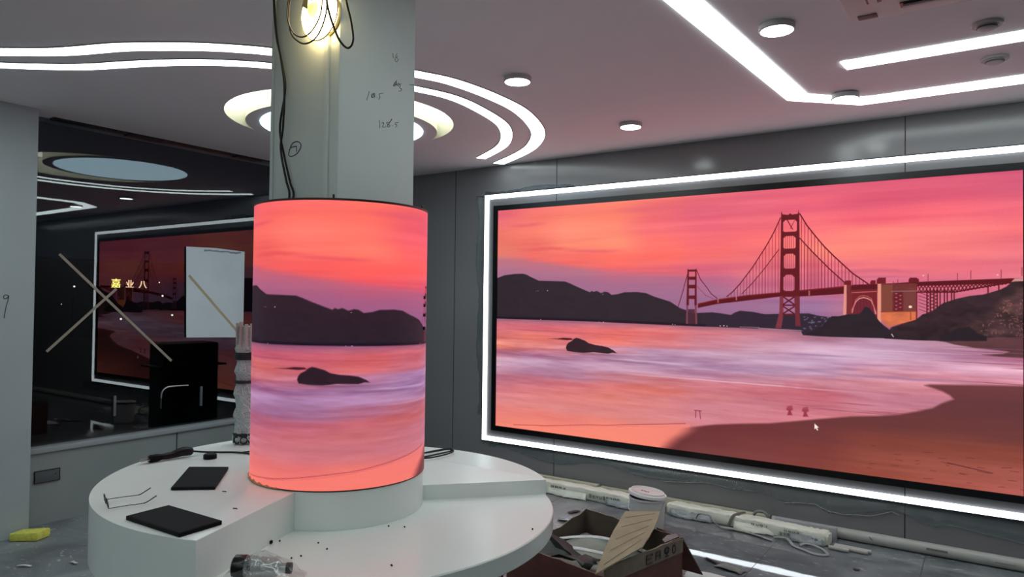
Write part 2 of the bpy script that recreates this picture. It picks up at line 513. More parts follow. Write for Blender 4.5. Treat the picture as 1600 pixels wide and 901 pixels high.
# ------------------------------------------------------------------ the picture shown on both LED displays
def picture(NX, NY):
    U, Vv = np.meshgrid((np.arange(NX) + 0.5) / NX, (np.arange(NY) + 0.5) / NY)
    asp = 3.713 / 1.873
    rs = np.random.RandomState(3)
    def vnoise(fx, fy, seed):
        r = np.random.RandomState(seed).rand(int(fy) + 3, int(fx) + 3)
        x = U * fx; y = Vv * fy
        xi = x.astype(int); yi = y.astype(int); xf = x - xi; yf = y - yi
        xf = xf * xf * (3 - 2 * xf); yf = yf * yf * (3 - 2 * yf)
        return (r[yi, xi] * (1 - xf) + r[yi, xi + 1] * xf) * (1 - yf) + (r[yi + 1, xi] * (1 - xf) + r[yi + 1, xi + 1] * xf) * yf
    def fbm(fx, fy, seed, o=4):
        s = 0; a = 0.5; t_ = 0
        for k in range(o):
            s = s + a * vnoise(fx * 2 ** k, fy * 2 ** k, seed + k); t_ += a; a *= 0.55
        return s / t_ - 0.5
    def grid(us, vs, C, uu, vv):
        C = np.array(C, float)
        iu = np.clip(np.searchsorted(us, uu) - 1, 0, len(us) - 2); iv = np.clip(np.searchsorted(vs, vv) - 1, 0, len(vs) - 2)
        us = np.array(us); vs = np.array(vs)
        fu = np.clip((uu - us[iu]) / (us[iu + 1] - us[iu]), 0, 1); fv = np.clip((vv - vs[iv]) / (vs[iv + 1] - vs[iv]), 0, 1)
        fu = (fu * fu * (3 - 2 * fu))[..., None]; fv = (fv * fv * (3 - 2 * fv))[..., None]
        return (C[iv, iu] * (1 - fu) + C[iv, iu + 1] * fu) * (1 - fv) + (C[iv + 1, iu] * (1 - fu) + C[iv + 1, iu + 1] * fu) * fv
    us = [0, .1, .2, .3, .4, .5, .6, .7, .8, .9, 1]
    vs = [0, .06, .12, .18, .24, .30, .36, .43, .52]
    SKY = [
        [(232,105,118),(248,118,112),(252,124,110),(252,128,108),(246,118,112),(232,104,116),(228,98,120),(228,94,118),(228,92,118),(222,92,120),(216,90,120)],
        [(236,112,116),(250,122,108),(255,134,110),(255,130,106),(242,108,114),(226,98,120),(232,100,120),(240,100,120),(226,88,114),(224,90,116),(222,96,122)],
        [(240,120,104),(248,124,106),(255,140,116),(255,138,112),(248,112,116),(240,104,122),(240,106,120),(250,112,122),(246,100,118),(250,106,120),(240,104,122)],
        [(232,120,104),(240,112,100),(255,138,112),(255,140,112),(255,116,108),(244,106,114),(252,114,116),(255,124,122),(255,132,122),(252,128,126),(250,116,122)],
        [(226,124,118),(244,112,104),(246,106,98),(255,112,98),(255,110,100),(248,112,110),(244,112,116),(255,138,122),(255,134,122),(250,126,124),(240,116,126)],
        [(178,112,136),(188,112,134),(204,112,124),(236,100,108),(228,100,114),(216,98,122),(228,112,126),(236,116,130),(244,120,128),(236,112,126),(232,114,128)],
        [(168,112,140),(170,108,138),(172,106,138),(188,104,132),(190,106,136),(180,106,140),(202,112,140),(206,112,140),(218,112,138),(216,108,134),(222,114,136)],
        [(150,104,140),(150,104,140),(150,104,140),(160,104,138),(160,104,140),(146,104,146),(150,110,152),(156,110,152),(196,108,132),(206,112,134),(210,112,134)],
        [(140,100,136),(140,100,136),(140,100,136),(142,100,136),(134,98,138),(122,98,144),(120,100,150),(120,98,146),(170,100,128),(190,108,132),(190,108,130)]]
    img = grid(us, vs, SKY, U + fbm(5, 9, 11) * 0.05, Vv + fbm(4, 10, 21) * 0.045)
    img += (fbm(5, 46, 31)[..., None] * np.array([22, 26, 16]))
    def pfill(poly, soft=0.0012):
        P = np.array(poly, float); x, y = P[:, 0], P[:, 1]
        lo_u, hi_u, lo_v, hi_v = x.min() - .01, x.max() + .01, y.min() - .01, y.max() + .01
        i0, i1_ = max(int(lo_v * NY), 0), min(int(hi_v * NY) + 2, NY); j0, j1 = max(int(lo_u * NX), 0), min(int(hi_u * NX) + 2, NX)
        if i1_ <= i0 or j1 <= j0: return None
        u = U[i0:i1_, j0:j1]; v = Vv[i0:i1_, j0:j1]
        ins = np.zeros(u.shape, bool); dist = np.full(u.shape, 9.0)
        for k in range(len(P)):
            ax, ay = P[k]; bx, by = P[(k + 1) % len(P)]
            if ay != by:
                c_ = ((ay > v) != (by > v)) & (u < (bx - ax) * (v - ay) / (by - ay) + ax)
                ins ^= c_
            dx, dy = (bx - ax) * asp, by - ay
            L2 = dx * dx + dy * dy + 1e-12
            tt = np.clip((((u - ax) * asp) * dx + (v - ay) * dy) / L2, 0, 1)
            dist = np.minimum(dist, np.hypot((u - ax) * asp - tt * dx, (v - ay) - tt * dy))
        a_ = np.clip(0.5 + np.where(ins, dist, -dist) / (2 * soft), 0, 1)
        return (slice(i0, i1_), slice(j0, j1)), a_
    def fill(poly, col, alpha=1.0, soft=0.0012, tex=0.0, seed=5):
        q = pfill(poly, soft)
        if q is None: return
        sl, a_ = q
        c_ = np.array(col, float)
        if tex: c_ = c_ * (1 + tex * fbm(60, 60, seed)[sl][..., None] * 2)
        img[sl] = img[sl] * (1 - a_[..., None] * alpha) + c_ * a_[..., None] * alpha
    def line(pts, wd, col, alpha=1.0):
        for (ax, ay), (bx, by) in zip(pts[:-1], pts[1:]):
            j0 = max(int((min(ax, bx) - .01) * NX), 0); j1 = min(int((max(ax, bx) + .01) * NX) + 1, NX)
            i0 = max(int((min(ay, by) - .01) * NY), 0); i1_ = min(int((max(ay, by) + .01) * NY) + 1, NY)
            if j1 <= j0 or i1_ <= i0: continue
            u = U[i0:i1_, j0:j1]; v = Vv[i0:i1_, j0:j1]
            dx, dy = (bx - ax) * asp, by - ay
            tt = np.clip((((u - ax) * asp) * dx + (v - ay) * dy) / (dx * dx + dy * dy + 1e-12), 0, 1)
            d_ = np.hypot((u - ax) * asp - tt * dx, (v - ay) - tt * dy)
            px = 1.0 / NY
            a_ = np.clip((wd / 2 - d_) / px + 0.5, 0, 1)[..., None] * alpha * min(1, wd / px)
            img[i0:i1_, j0:j1] = img[i0:i1_, j0:j1] * (1 - a_) + np.array(col, float) * a_
    def streak(u0, u1, v, h, col, alpha, slope=0.0, seed=1):
        k = fbm(14, 3, seed) * h * 1.2
        mid = v + (U - u0) * slope
        a_ = np.clip(1 - np.abs((Vv - mid - k) / h), 0, 1) * np.clip((U - u0) / ((u1 - u0) * .35), 0, 1) * np.clip((u1 - U) / ((u1 - u0) * .35), 0, 1) * alpha
        img[:] = img * (1 - a_[..., None]) + np.array(col, float) * a_[..., None]
    # purple bank of cloud on the left
    fill([(-.02, .215), (.0027, .2195), (.0638, .2279), (.1263, .2451), (.1824, .2602), (.2364, .2809), (.338, .2962), (.42, .31), (.50, .335), (.58, .38), (.66, .44), (.66, .5), (-.02, .5)], (166, 110, 140), 0.6, 0.012)
    fill([(-.02, .30), (.2, .31), (.34, .335), (.46, .37), (.6, .42), (.6, .5), (-.02, .5)], (150, 104, 142), 0.4, 0.025)
    streak(.02, .14, .075, .014, (226, 96, 106), .7); streak(.05, .22, .19, .013, (232, 92, 94), .75, 0, 2); streak(.16, .34, .20, .012, (228, 96, 104), .7, .03, 4)
    streak(.28, .52, .045, .02, (226, 98, 114), .7); streak(.3, .5, .30, .010, (206, 92, 110), .6, 0, 6); streak(.5, .9, .075, .02, (222, 88, 116), .5, .01, 7)
    streak(.68, .9, .305, .012, (206, 98, 122), .7, 0, 8); streak(.72, .88, .325, .006, (186, 100, 134), .6, 0, 9); streak(.38, .6, .33, .016, (176, 98, 132), .5, -.02, 12)
    # far hill behind the bridge
    dark = (44, 30, 42)
    fill([(.478, .461), (.4823, .4593), (.5119, .4558), (.53, .459), (.5482, .4645), (.556, .455), (.5659, .4479), (.5892, .4512), (.6121, .4591), (.6345, .4571),
          (.6726, .4539), (.6886, .4533), (.7043, .461), (.725, .4657), (.7427, .4622), (.76, .45), (.76, .54), (.47, .515)], (48, 34, 48), 1, .0015)
    for k in range(46):
        cu, cv_ = .676 + rs.rand() * .06, .462 + rs.rand() * .05
        fill([(cu, cv_), (cu + .002 + rs.rand() * .003, cv_ - .001), (cu + .003, cv_ + .004), (cu + .0005, cv_ + .004)], (88 + rs.rand() * 70, 90 + rs.rand() * 60, 120 + rs.rand() * 60), .55)
    # headland on the left
    fill([(-.02, .322), (.0013, .3137), (.0198, .302), (.0482, .2967), (.0722, .296), (.082, .301), (.092, .3102), (.1153, .3288), (.1495, .3305), (.1828, .3329),
          (.195, .341), (.2083, .352), (.2369, .3738), (.2455, .380), (.249, .374), (.2545, .378), (.2613, .3737), (.2716, .3829), (.281, .377), (.2886, .3797), (.2971, .3906),
          (.3121, .3869), (.3253, .3796), (.3546, .3783), (.3738, .3823), (.3927, .3968), (.4266, .4165), (.4478, .4418), (.4612, .4499), (.47, .46), (.49, .462),
          (.49, .512), (.46, .511), (.2376, .5045), (-.02, .5035)], (46, 33, 42), 1, .0016, .10)
    fill([(-.02, .492), (.24, .494), (.5, .502), (.5, .514), (.24, .507), (-.02, .505)], (26, 14, 30), .8, .003)
    # water, from the far shore down to the bottom edge
    wu = [0, .1, .2, .3, .4, .5, .6, .7, .8, .9, 1]
    wv = [.5, .54, .58, .62, .66, .70, .74, .78, .82, .88, .94, 1.0]
    WAT = [
        [(150,94,118),(160,96,118),(170,98,120),(176,102,122),(170,104,124),(160,104,124),(158,106,126),(150,100,122),(150,100,122),(130,90,110),(110,80,90)],
        [(218,112,122),(224,112,124),(230,112,118),(238,116,112),(232,120,122),(214,120,130),(200,122,140),(180,122,142),(196,150,178),(190,140,160),(150,100,118)],
        [(222,120,122),(236,124,112),(226,116,118),(244,124,114),(226,126,130),(210,134,150),(206,150,172),(206,160,188),(206,164,192),(206,156,184),(206,140,164)],
        [(232,130,116),(226,128,126),(212,124,134),(206,138,158),(198,152,182),(206,164,190),(214,174,200),(204,164,196),(202,150,178),(212,154,180),(214,146,172)],
        [(206,140,158),(196,140,168),(196,148,176),(200,154,182),(188,148,178),(196,156,186),(200,158,188),(190,146,178),(214,146,166),(222,144,162),(222,144,162)],
        [(206,160,182),(200,156,184),(196,150,180),(206,158,184),(208,160,184),(198,146,172),(204,140,160),(214,142,158),(218,142,156),(220,138,152),(150,90,100)],
        [(204,150,172),(186,132,160),(190,136,162),(206,134,148),(214,130,136),(212,126,138),(208,116,128),(208,112,126),(208,134,152),(200,130,148),(120,60,66)],
        [(196,122,144),(204,118,134),(214,116,126),(222,118,116),(226,122,114),(214,126,132),(206,122,136),(206,116,130),(214,136,150),(216,134,144),(120,60,64)],
        [(220,130,140),(226,128,132),(226,126,124),(228,130,122),(224,132,132),(214,132,144),(214,130,142),(220,130,142),(220,130,140),(160,90,96),(120,60,60)],
        [(230,140,142),(232,140,138),(230,138,136),(230,138,136),(226,138,140),(216,134,146),(218,130,140),(210,120,130),(150,80,84),(130,66,66),(130,66,62)],
        [(240,134,126),(244,134,124),(244,132,122),(250,138,118),(246,140,124),(220,118,112),(140,66,66),(120,56,58),(130,62,60),(140,66,58),(150,74,64)],
        [(250,140,120),(255,142,118),(255,142,114),(255,144,116),(250,138,116),(150,76,72),(116,56,58),(118,58,58),(136,68,58),(156,78,64),(164,84,72)]]
    wat = grid(wu, wv, WAT, U + fbm(6, 20, 41) * 0.05, Vv + fbm(5, 22, 51) * 0.035)
    amp = np.clip(1.25 - np.abs(Vv - .66) * 3.2, .25, 1.2)[..., None]
    foam = np.clip(1 - np.abs(Vv - .645 - .03 * np.sin(U * 5)) / .085, 0, 1)[..., None]
    wat = wat * .965 + foam * np.clip(fbm(4, 26, 66, 5) * 2.6, -.6, .8)[..., None] * np.array([56, 68, 60])
    wat += fbm(7, 60, 61)[..., None] * np.array([40, 42, 40]) * amp + fbm(24, 110, 71)[..., None] * np.array([20, 24, 26]) * amp
    shore_u = [-.1, .0, .24, .46, .5424, .629, .6754, .6781, .7, .8238, .8556, .8898, .9533, 1.1]
    shore_v = [.5035, .5035, .5045, .511, .512, .513, .5185, .530, .532, .532, .535, .535, .533, .533]
    sh = np.interp(U, shore_u, shore_v)
    a_ = np.clip((Vv - sh) / .003 + .5, 0, 1)[..., None]
    img = img * (1 - a_) + wat * a_
    fill([(.60, .5095), (.675, .5135), (.678, .5175), (.66, .5165), (.60, .513)], (190, 150, 160), .7)
    streak(.62, .78, .60, .006, (150, 118, 156), .6, 0, 3); streak(.7, .97, .665, .008, (152, 108, 142), .7, -.01, 4); streak(.42, .68, .665, .010, (146, 112, 150), .5, .02, 5)
    streak(.25, .45, .665, .006, (140, 96, 128), .55, .03, 6); streak(.08, .22, .635, .008, (176, 104, 118), .6, -.02, 7); streak(.0, .3, .75, .006, (176, 108, 130), .6, .02, 8)
    streak(.3, .82, .715, .004, (236, 190, 206), .8, .012, 9); streak(.0, .25, .55, .004, (170, 80, 96), .6, .02, 10); streak(.2, .42, .555, .004, (206, 84, 90), .6, .02, 11)
    streak(.65, .95, .575, .004, (232, 184, 204), .6, 0, 12); streak(.25, .5, .655, .005, (232, 206, 222), .5, .04, 13); streak(.02, .2, .69, .012, (214, 176, 204), .6, .01, 14)
    streak(.55, .75, .64, .02, (216, 180, 204), .4, .01, 15)
    # wet sand line
    fill([(-.02, .99), (.05, .985), (.14, .970), (.24, .945), (.33, .925), (.40, .907), (.47, .893), (.47, 1.02), (-.02, 1.02)], (252, 136, 118), .6, .004)
    line([(.05, .985), (.14, .970), (.20, .955), (.24, .945), (.29, .936), (.33, .925), (.40, .908), (.46, .893)], .0035, (170, 74, 84), .8)
    line([(.12, .978), (.2, .962), (.28, .944), (.36, .924)], .002, (210, 100, 100), .6)
    for k in range(14):
        u_ = .60 + rs.rand() * .26; streak(u_, u_ + .05 + rs.rand() * .04, .755 + rs.rand() * .05, .0016 + rs.rand() * .0015, (150, 72, 90), .7, 0.01, 80 + k)
    # sand spit on the right
    fill([(.885, .5345), (.9517, .52), (1.02, .5128), (1.02, .58), (.97, .577), (.9469, .5735), (.975, .568), (.9828, .5606), (.96, .556), (.939, .5535), (.925, .549), (.91, .545), (.8981, .5379)], (92, 56, 60), 1, .0018, .12)
    for k, (u_, v_) in enumerate(((.88, .553), (.90, .565), (.93, .577), (.97, .612), (.90, .66), (.86, .60))):
        streak(u_, 1.05, v_, .0022, (128, 72, 88), .8, 0.0, 120 + k)
    # dark beach
    beach = [(.34, 1.04), (.34, .935), (.41, .918), (.4644, .9066), (.52, .884), (.5675, .8706), (.62, .858), (.6541, .8453), (.7, .827), (.7576, .8055), (.80, .795), (.8311, .7843),
             (.857, .769), (.8797, .7537), (.893, .735), (.909, .720), (.903, .708), (.893, .697), (.880, .689), (.868, .682), (.876, .6775), (.93, .671), (1.03, .661), (1.03, 1.04)]
    q = pfill(beach, .004)
    sl, al = q
    bg = grid([.4, .5, .6, .7, .8, .9, 1.0], [.66, .74, .82, .88, .94, 1.0],
              [[(112,58,62)] * 7, [(108,54,58),(108,54,58),(108,54,58),(106,54,58),(104,54,58),(102,54,58),(100,54,58)],
               [(110,52,56),(110,52,56),(108,52,56),(106,52,54),(106,54,54),(108,56,54),(110,58,56)],
               [(104,44,50),(108,48,52),(110,50,54),(112,54,54),(130,64,54),(136,68,56),(140,70,58)],
               [(104,44,50),(112,52,54),(118,56,56),(122,58,54),(146,74,62),(158,82,70),(164,86,76)],
               [(104,44,50),(120,62,60),(126,64,60),(132,64,56),(150,74,60),(168,86,74),(176,92,84)]], U, Vv)
    bg = bg + fbm(12, 90, 91)[..., None] * np.array([26, 16, 14]) * np.clip((Vv - .72) * 4 * np.clip((U - .45) * 2, .2, 1), .15, 1)[..., None]
    edge = np.clip((U - (.452 - (Vv - .905) * .62) + fbm(8, 30, 77) * .012) / .045, 0, 1); edge = edge * edge * (3 - 2 * edge)
    al = al * np.maximum(edge[sl], 0.0)
    img[sl] = img[sl] * (1 - al[..., None]) + bg[sl] * al[..., None]
    for k in range(26):
        u_, v_ = .78 + rs.rand() * .22, .885 + rs.rand() * .1
        ln = .004 + rs.rand() * .012
        line([(u_, v_), (u_ + ln, v_ + .002 * rs.randn())], .0022, (90, 44, 44), .55)
    line([(.9, .925), (.93, .933), (.96, .941)], .004, (84, 38, 42), .6)
    # strollers mirrored in the wet sand
    for pts in (((.478, .838), (.492, .838)), ((.481, .838), (.4805, .866)), ((.489, .838), (.4905, .868))):
        line(pts, .003, (120, 36, 60), .8)
    for u_ in (.6561, .6829):
        fill([(u_ - .004, .79), (u_ + .004, .785), (u_ + .006, .8), (u_ + .002, .806), (u_ + .005, .82), (u_ - .004, .822), (u_ - .002, .806), (u_ - .006, .802)], (140, 40, 62), .85, .002)
        fill([(u_ - .010, .70), (u_ + .010, .70), (u_ + .008, .8), (u_ - .008, .8)], (200, 104, 120), .35, .008)
    # sea rock
    fill([(.1398, .5852), (.165, .5835), (.1806, .5788), (.2, .579), (.205, .585), (.19, .5885), (.17, .587)], (74, 24, 34), 1, .0012)
    fill([(.1889, .6096), (.193, .600), (.2025, .5897), (.207, .581), (.2132, .5764), (.222, .580), (.2345, .5871), (.243, .597), (.259, .6034), (.275, .606), (.2898, .611), (.303, .623), (.31, .6331), (.3, .632), (.2899, .637), (.2557, .6343), (.23, .64), (.21, .6389), (.1901, .6346), (.187, .622)], (50, 30, 38), 1, .0013, .15)
    streak(.17, .34, .642, .006, (120, 86, 100), .6, 0, 19)
    # house lights on the headland
    for u_, v_, s_ in ((.138, .373, .0035), (.113, .374, .0018), (.108, .374, .0014), (.276, .389, .0022), (.121, .501, .0025), (.278, .505, .003), (.268, .505, .002), (.432, .506, .0024), (.437, .507, .002),
                   (.528, .507, .0035), (.535, .506, .004), (.541, .507, .003), (.105, .43, .001)):
        line([(u_, v_), (u_ + .0004, v_)], s_, (232, 214, 216), .95)
    for k in range(14): line([(.566 + k * .0026, .5085), (.5668 + k * .0026, .5085)], .0022, (200, 180, 190), .8)
    # --- bridge
    red = (98, 16, 28); dred = (88, 12, 22)
    def hang(c, dck, n_, wd, al_):
        cu = np.array([p[0] for p in c]); cv_ = np.array([p[1] for p in c]); o_ = np.argsort(cu)
        du = np.array([p[0] for p in dck]); dv = np.array([p[1] for p in dck]); od = np.argsort(du)
        for k in range(n_):
            u_ = cu.min() + (cu.max() - cu.min()) * (k + .5) / n_
            a0, b0 = np.interp(u_, cu[o_], cv_[o_]), np.interp(u_, du[od], dv[od])
            if b0 > a0: line([(u_, a0), (u_, b0)], wd, (150, 40, 62), al_)
    deck = [(.4838, .4227), (.5209, .4057), (.5804, .3884), (.6371, .3782), (.6831, .3685), (.7476, .3559), (.7872, .3524)]
    c1 = [(.6387, .1064), (.6270, .158), (.6143, .2049), (.5888, .285), (.5657, .3461), (.552, .376), (.5405, .3952)]
    c2 = [(.6362, .2208), (.6145, .2801), (.589, .3434), (.5687, .3843)]
    c3 = [(.6725, .0962), (.685, .14), (.6986, .1774), (.714, .217), (.7298, .2516), (.76, .3127), (.7846, .3497)]
    c4 = [(.6726, .1837), (.6935, .2329), (.7222, .2952), (.7476, .3451)]
    hang(c1, deck, 17, .0022, .75); hang(c2, deck, 12, .0018, .5); hang(c3, deck, 20, .0024, .85); hang(c4, deck, 15, .0022, .7)
    for c_, w_ in ((c1, .0035), (c2, .0026), (c3, .0042), (c4, .0038)): line([(p[0], p[1]) for p in c_], w_, red)
    line([(.4627, .3051), (.4533, .3728), (.4438, .4347)], .0028, red); line([(.4811, .2933), (.489, .33), (.4992, .3545), (.51, .384), (.5224, .4026)], .0028, red)
    line([(.4813, .3544), (.4993, .3909), (.5148, .4039)], .002, (150, 40, 62), .8)
    # decks
    fill([(.4838, .4227), (.5209, .4057), (.5804, .3884), (.6371, .3782), (.6831, .3685), (.7476, .3559), (.8, .35), (.8, .377), (.7476, .3831), (.6832, .392), (.6371, .3942), (.5804, .4088), (.5209, .4237), (.4838, .4397)], dred, 1)
    line([(.4838, .4245), (.5209, .4075), (.5804, .3902), (.6371, .38), (.6831, .3705), (.7476, .358)], .003, (150, 34, 44), .8)
    fill([(.7571, .352), (.8, .3495), (.8555, .3431), (.986, .3335), (1.02, .333), (1.02, .347), (.9783, .3502), (.8555, .357), (.7983, .377)], dred, 1)
    # small tower
    q_open = [[(.4652, .2978), (.478, .298), (.478, .3177), (.4652, .318)], [(.4653, .3297), (.4778, .33), (.4778, .3495), (.4653, .35)], [(.4655, .3635), (.4773, .364), (.4773, .3911), (.4655, .392)], [(.4656, .4047), (.4768, .405), (.4768, .4308), (.4656, .432)]]
    def tower(outl, ops):
        q_ = pfill(outl); sl_, a_ = q_
        for o_ in ops:
            q2 = pfill(o_)
            m_ = np.zeros(U.shape); m_[q2[0]] = q2[1]
            a_ = a_ * (1 - m_[sl_])
        img[sl_] = img[sl_] * (1 - a_[..., None]) + np.array(red, float) * a_[..., None]
    tower([(.4622, .2866), (.4645, .290), (.4782, .290), (.4805, .2866), (.4815, .43), (.4605, .43)], q_open)
    fill([(.4606, .43), (.464, .43), (.464, .503), (.4598, .503)], (122, 62, 78), 1); fill([(.4775, .43), (.4812, .43), (.483, .503), (.479, .503)], (122, 62, 78), 1)
    fill([(.464, .445), (.4775, .445), (.479, .503), (.464, .503)], (74, 36, 50), .9)
    # tall tower
    def rr(a_, b_, c_, d_, k=.004):
        return [(a_ + k, b_), (c_ - k, b_), (c_, b_ + 2 * k), (c_, d_ - k), (c_ - k * .6, d_), (a_ + k * .6, d_), (a_, d_ - k), (a_, b_ + 2 * k)]
    tower([(.6398, .0894), (.6408, .083), (.642, .094), (.652, .097), (.6555, .092), (.659, .097), (.669, .095), (.6702, .082), (.6714, .093), (.6722, .2), (.6728, .395), (.638, .395), (.6393, .2)],
          [rr(.6434, .1155, .6675, .1589), rr(.6441, .1739, .6654, .2199), rr(.645, .2385, .6648, .2922), rr(.6444, .3143, .6636, .3735, .005)])
    for uu in (.6475, .651, .6545, .658, .6615):
        for v0, v1 in ((.174, .22), (.2385, .292), (.3143, .3735)): line([(uu, v0), (uu, v1)], .0018, (140, 30, 48), .7)
    line([(.6505, .1155), (.66, .15)], .003, red); line([(.663, .12), (.656, .148)], .0018, red, .8)
    fill([(.638, .392), (.6445, .392), (.6445, .46), (.641, .5087), (.6304, .5087), (.6375, .45)], (126, 50, 62), 1); fill([(.6632, .392), (.6728, .392), (.673, .46), (.6745, .50), (.6655, .50), (.665, .46)], (112, 40, 52), 1)
    line([(.6445, .395), (.6632, .422)], .005, red); line([(.6632, .395), (.6445, .422)], .005, red); line([(.6445, .425), (.6632, .425)], .005, red)
    line([(.6445, .43), (.6632, .455)], .005, red); line([(.6632, .43), (.6445, .455)], .005, red); line([(.6445, .459), (.6632, .459)], .005, red)
    for u_ in (.5224, .5575, .6875): fill([(u_, .39 if u_ > .6 else .402 - (u_ - .52) * .3), (u_ + .0025, .39 if u_ > .6 else .402 - (u_ - .52) * .3), (u_ + .0025, .372 if u_ > .6 else .42 - (u_ - .52) * .3), (u_, .372 if u_ > .6 else .42 - (u_ - .52) * .3)], (196, 110, 116), .8)
    # arch bay, pylons, anchorage, trestle
    fill([(.7571, .37), (.7983, .366), (.7983, .47), (.7571, .455)], (116, 30, 38), 1)
    fill([(.7591, .46), (.7605, .43), (.7648, .4103), (.77, .399), (.777, .3957), (.784, .399), (.7891, .4058), (.793, .43), (.7956, .46)], (112, 34, 48), 1)
    for k in range(7): line([(.762 + k * .005, .40 + abs(k - 3) ** 2 * .0022), (.762 + k * .005, .455)], .002, (90, 24, 34), .8)
    for off, w_, c_ in ((0, .0035, (224, 150, 140)), (.007, .0025, (190, 90, 92))):
        line([(.7591 - off * .5, .4478), (.7612, .428), (.7648, .4103 - off), (.7705, .399 - off), (.777, .3957 - off), (.7835, .399 - off), (.7891, .4058 - off), (.793, .426), (.7956 + off * .3, .4506)], w_, c_, .9)
    line([(.7585, .379), (.797, .3745)], .003, (206, 110, 110), .8)
    fill([(.7462, .3415), (.75, .337), (.7575, .337), (.7575, .355), (.7462, .356)], (112, 22, 32), 1); fill([(.7462, .352), (.7505, .352), (.7500, .461), (.7448, .461)], (226, 146, 134), 1); fill([(.7505, .352), (.7571, .352), (.7575, .46), (.75, .461)], (120, 42, 46), 1)
    fill([(.7974, .335), (.80, .328), (.8111, .328), (.8111, .348), (.7974, .349)], (112, 22, 32), 1); fill([(.7985, .349), (.8042, .349), (.8042, .483), (.7985, .47)], (230, 148, 126), 1)
    fill([(.845, .336), (.847, .329), (.8565, .329), (.86, .335), (.86, .344), (.845, .345)], (104, 20, 30), 1); fill([(.787, .345), (.789, .337), (.7955, .337), (.7955, .35), (.787, .351)], (112, 24, 34), 1)
    fill([(.8042, .3485), (.8573, .3475), (.8573, .472), (.8166, .4922), (.8042, .4665)], (112, 48, 44), 1, .001, .15)
    fill([(.8042, .352), (.821, .352), (.821, .443), (.8042, .443)], (128, 66, 52), 1); fill([(.838, .377), (.8573, .376), (.8573, .44), (.838, .441)], (118, 58, 56), 1)
    fill([(.823, .376), (.8365, .376), (.8365, .442), (.823, .442)], (104, 24, 34), 1)
    for k in range(9): fill([(.8245 + (k % 2) * .006, .381 + k * .0065), (.829 + (k % 2) * .006, .380 + k * .0065), (.827 + (k % 2) * .006, .3845 + k * .0065)], (206, 130, 150), .8)
    fill([(.8042, .4429), (.8573, .4383), (.8556, .4681), (.8148, .4943), (.8043, .4705)], (214, 112, 74), 1, .0012, .14)
    line([(.8042, .444), (.8573, .4395)], .003, (120, 50, 40), .8)
    line([(.848, .44), (.848, .468)], .004, (150, 64, 40), .7); line([(.847, .4255), (.848, .4255)], .008, (255, 220, 190), 1)
    line([(.8566, .357), (.8566, .47)], .004, (120, 30, 36), .9)
    line([(.8573, .3768), (.9098, .3766), (.9737, .3501)], .004, dred); line([(.82, .3745), (.857, .373)], .004, (170, 150, 150), .4)
    for k in range(24):
        u_ = .8585 + k * .005; vt_ = .3565 - (u_ - .8573) * .055; vb_ = .3768 if u_ < .91 else .3766 - (u_ - .9098) * .40
        if vb_ > vt_: line([(u_, vt_), (u_ + .005, vb_)], .0028, dred); line([(u_ + .005, vt_), (u_, vb_)], .0028, dred)
    for u_ in (.8715, .8765, .8812, .886, .890, .896, .900, .906, .9095, .955, .969):
        vb_ = float(np.interp(u_, [.8573, .8796, .8948, .913, .9486, .9706], [.46, .4395, .4117, .3978, .384, .3689]))
        line([(u_, .37 if u_ < .92 else .355), (u_, vb_)], .0034, dred)
    for k in range(6):
        v_ = .378 + k * .011
        if v_ < .435: line([(.8715, v_), (.886, v_ + .011)], .002, dred); line([(.886, v_), (.8715, v_ + .011)], .002, dred); line([(.86, v_), (.8705, v_ + .008)], .0018, dred, .8)
    for u_, v_ in ((.829, .335), (.873, .318), (.914, .316), (.932, .308), (.972, .307), (.9985, .30), (.8225, .342)):
        line([(u_, v_), (u_, v_ + .026)], .0018, (120, 40, 56), .9)
    for u_ in (.866, .967): line([(u_, .3225), (u_ + .0005, .3225)], .004, (255, 190, 190), .9)
    # cliffs and rocks on the right
    fill([(.806, .53), (.8202, .494), (.8556, .4681), (.8650, .45), (.8796, .4395), (.8860, .425), (.8948, .4117), (.913, .3978), (.93, .389), (.9486, .384), (.9706, .3689), (.978, .36), (.986, .3447), (.99, .34), (1.02, .338), (1.02, .5128), (.9517, .5202), (.9533, .5295), (.8898, .5347), (.8556, .5355), (.81, .5335)], (50, 32, 38), 1, .0013, .35)
    fill([(.905, .50), (.93, .475), (.955, .44), (.975, .395), (.99, .36), (1.02, .35), (1.02, .512), (.95, .515), (.92, .512)], (84, 56, 56), .75, .01, .6, 9)
    for k in range(150):
        u_, v_ = .905 + rs.rand() * .095, .40 + rs.rand() * .11
        if v_ > .52 - (u_ - .905) * 1.6 + .02 or u_ > .97:
            line([(u_, v_), (u_ + .002 * rs.randn(), v_ + .006 * rs.rand())], .0025, (150 + rs.rand() * 40, 104, 100), .5)
    fill([(.985, .345), (.989, .334), (1.02, .332), (1.02, .342), (.99, .343)], (206, 140, 136), 1)
    fill([(.89, .523), (.90, .51), (.915, .49), (.93, .486), (.94, .505), (.9533, .515), (.9533, .5295), (.89, .5347)], (40, 28, 36), 1, .002)
    fill([(.7263, .4616), (.738, .4612), (.7515, .4543), (.762, .453), (.772, .4504), (.778, .432), (.7789, .4265), (.7854, .4304), (.7947, .4547), (.8, .472), (.8076, .4886), (.815, .500), (.8202, .5141), (.8238, .532), (.7264, .5341), (.7, .533), (.6784, .531), (.69, .52), (.71, .498), (.72, .475)], (42, 30, 38), 1, .0014, .1)
    line([(.82, .518), (.8225, .526)], .003, (220, 190, 200), .9)
    img += (rs.rand(NY, NX, 1) - .5) * 5
    # pointer arrow
    fill([(.6985, .842), (.6985, .862), (.7010, .858), (.7030, .866), (.7045, .864), (.7028, .856), (.7060, .855)], (250, 236, 232), 1, .001)
    img = np.clip(img, 0, 255) / 255
    return np.where(img <= .04045, img / 12.92, ((img + .055) / 1.055) ** 2.4)

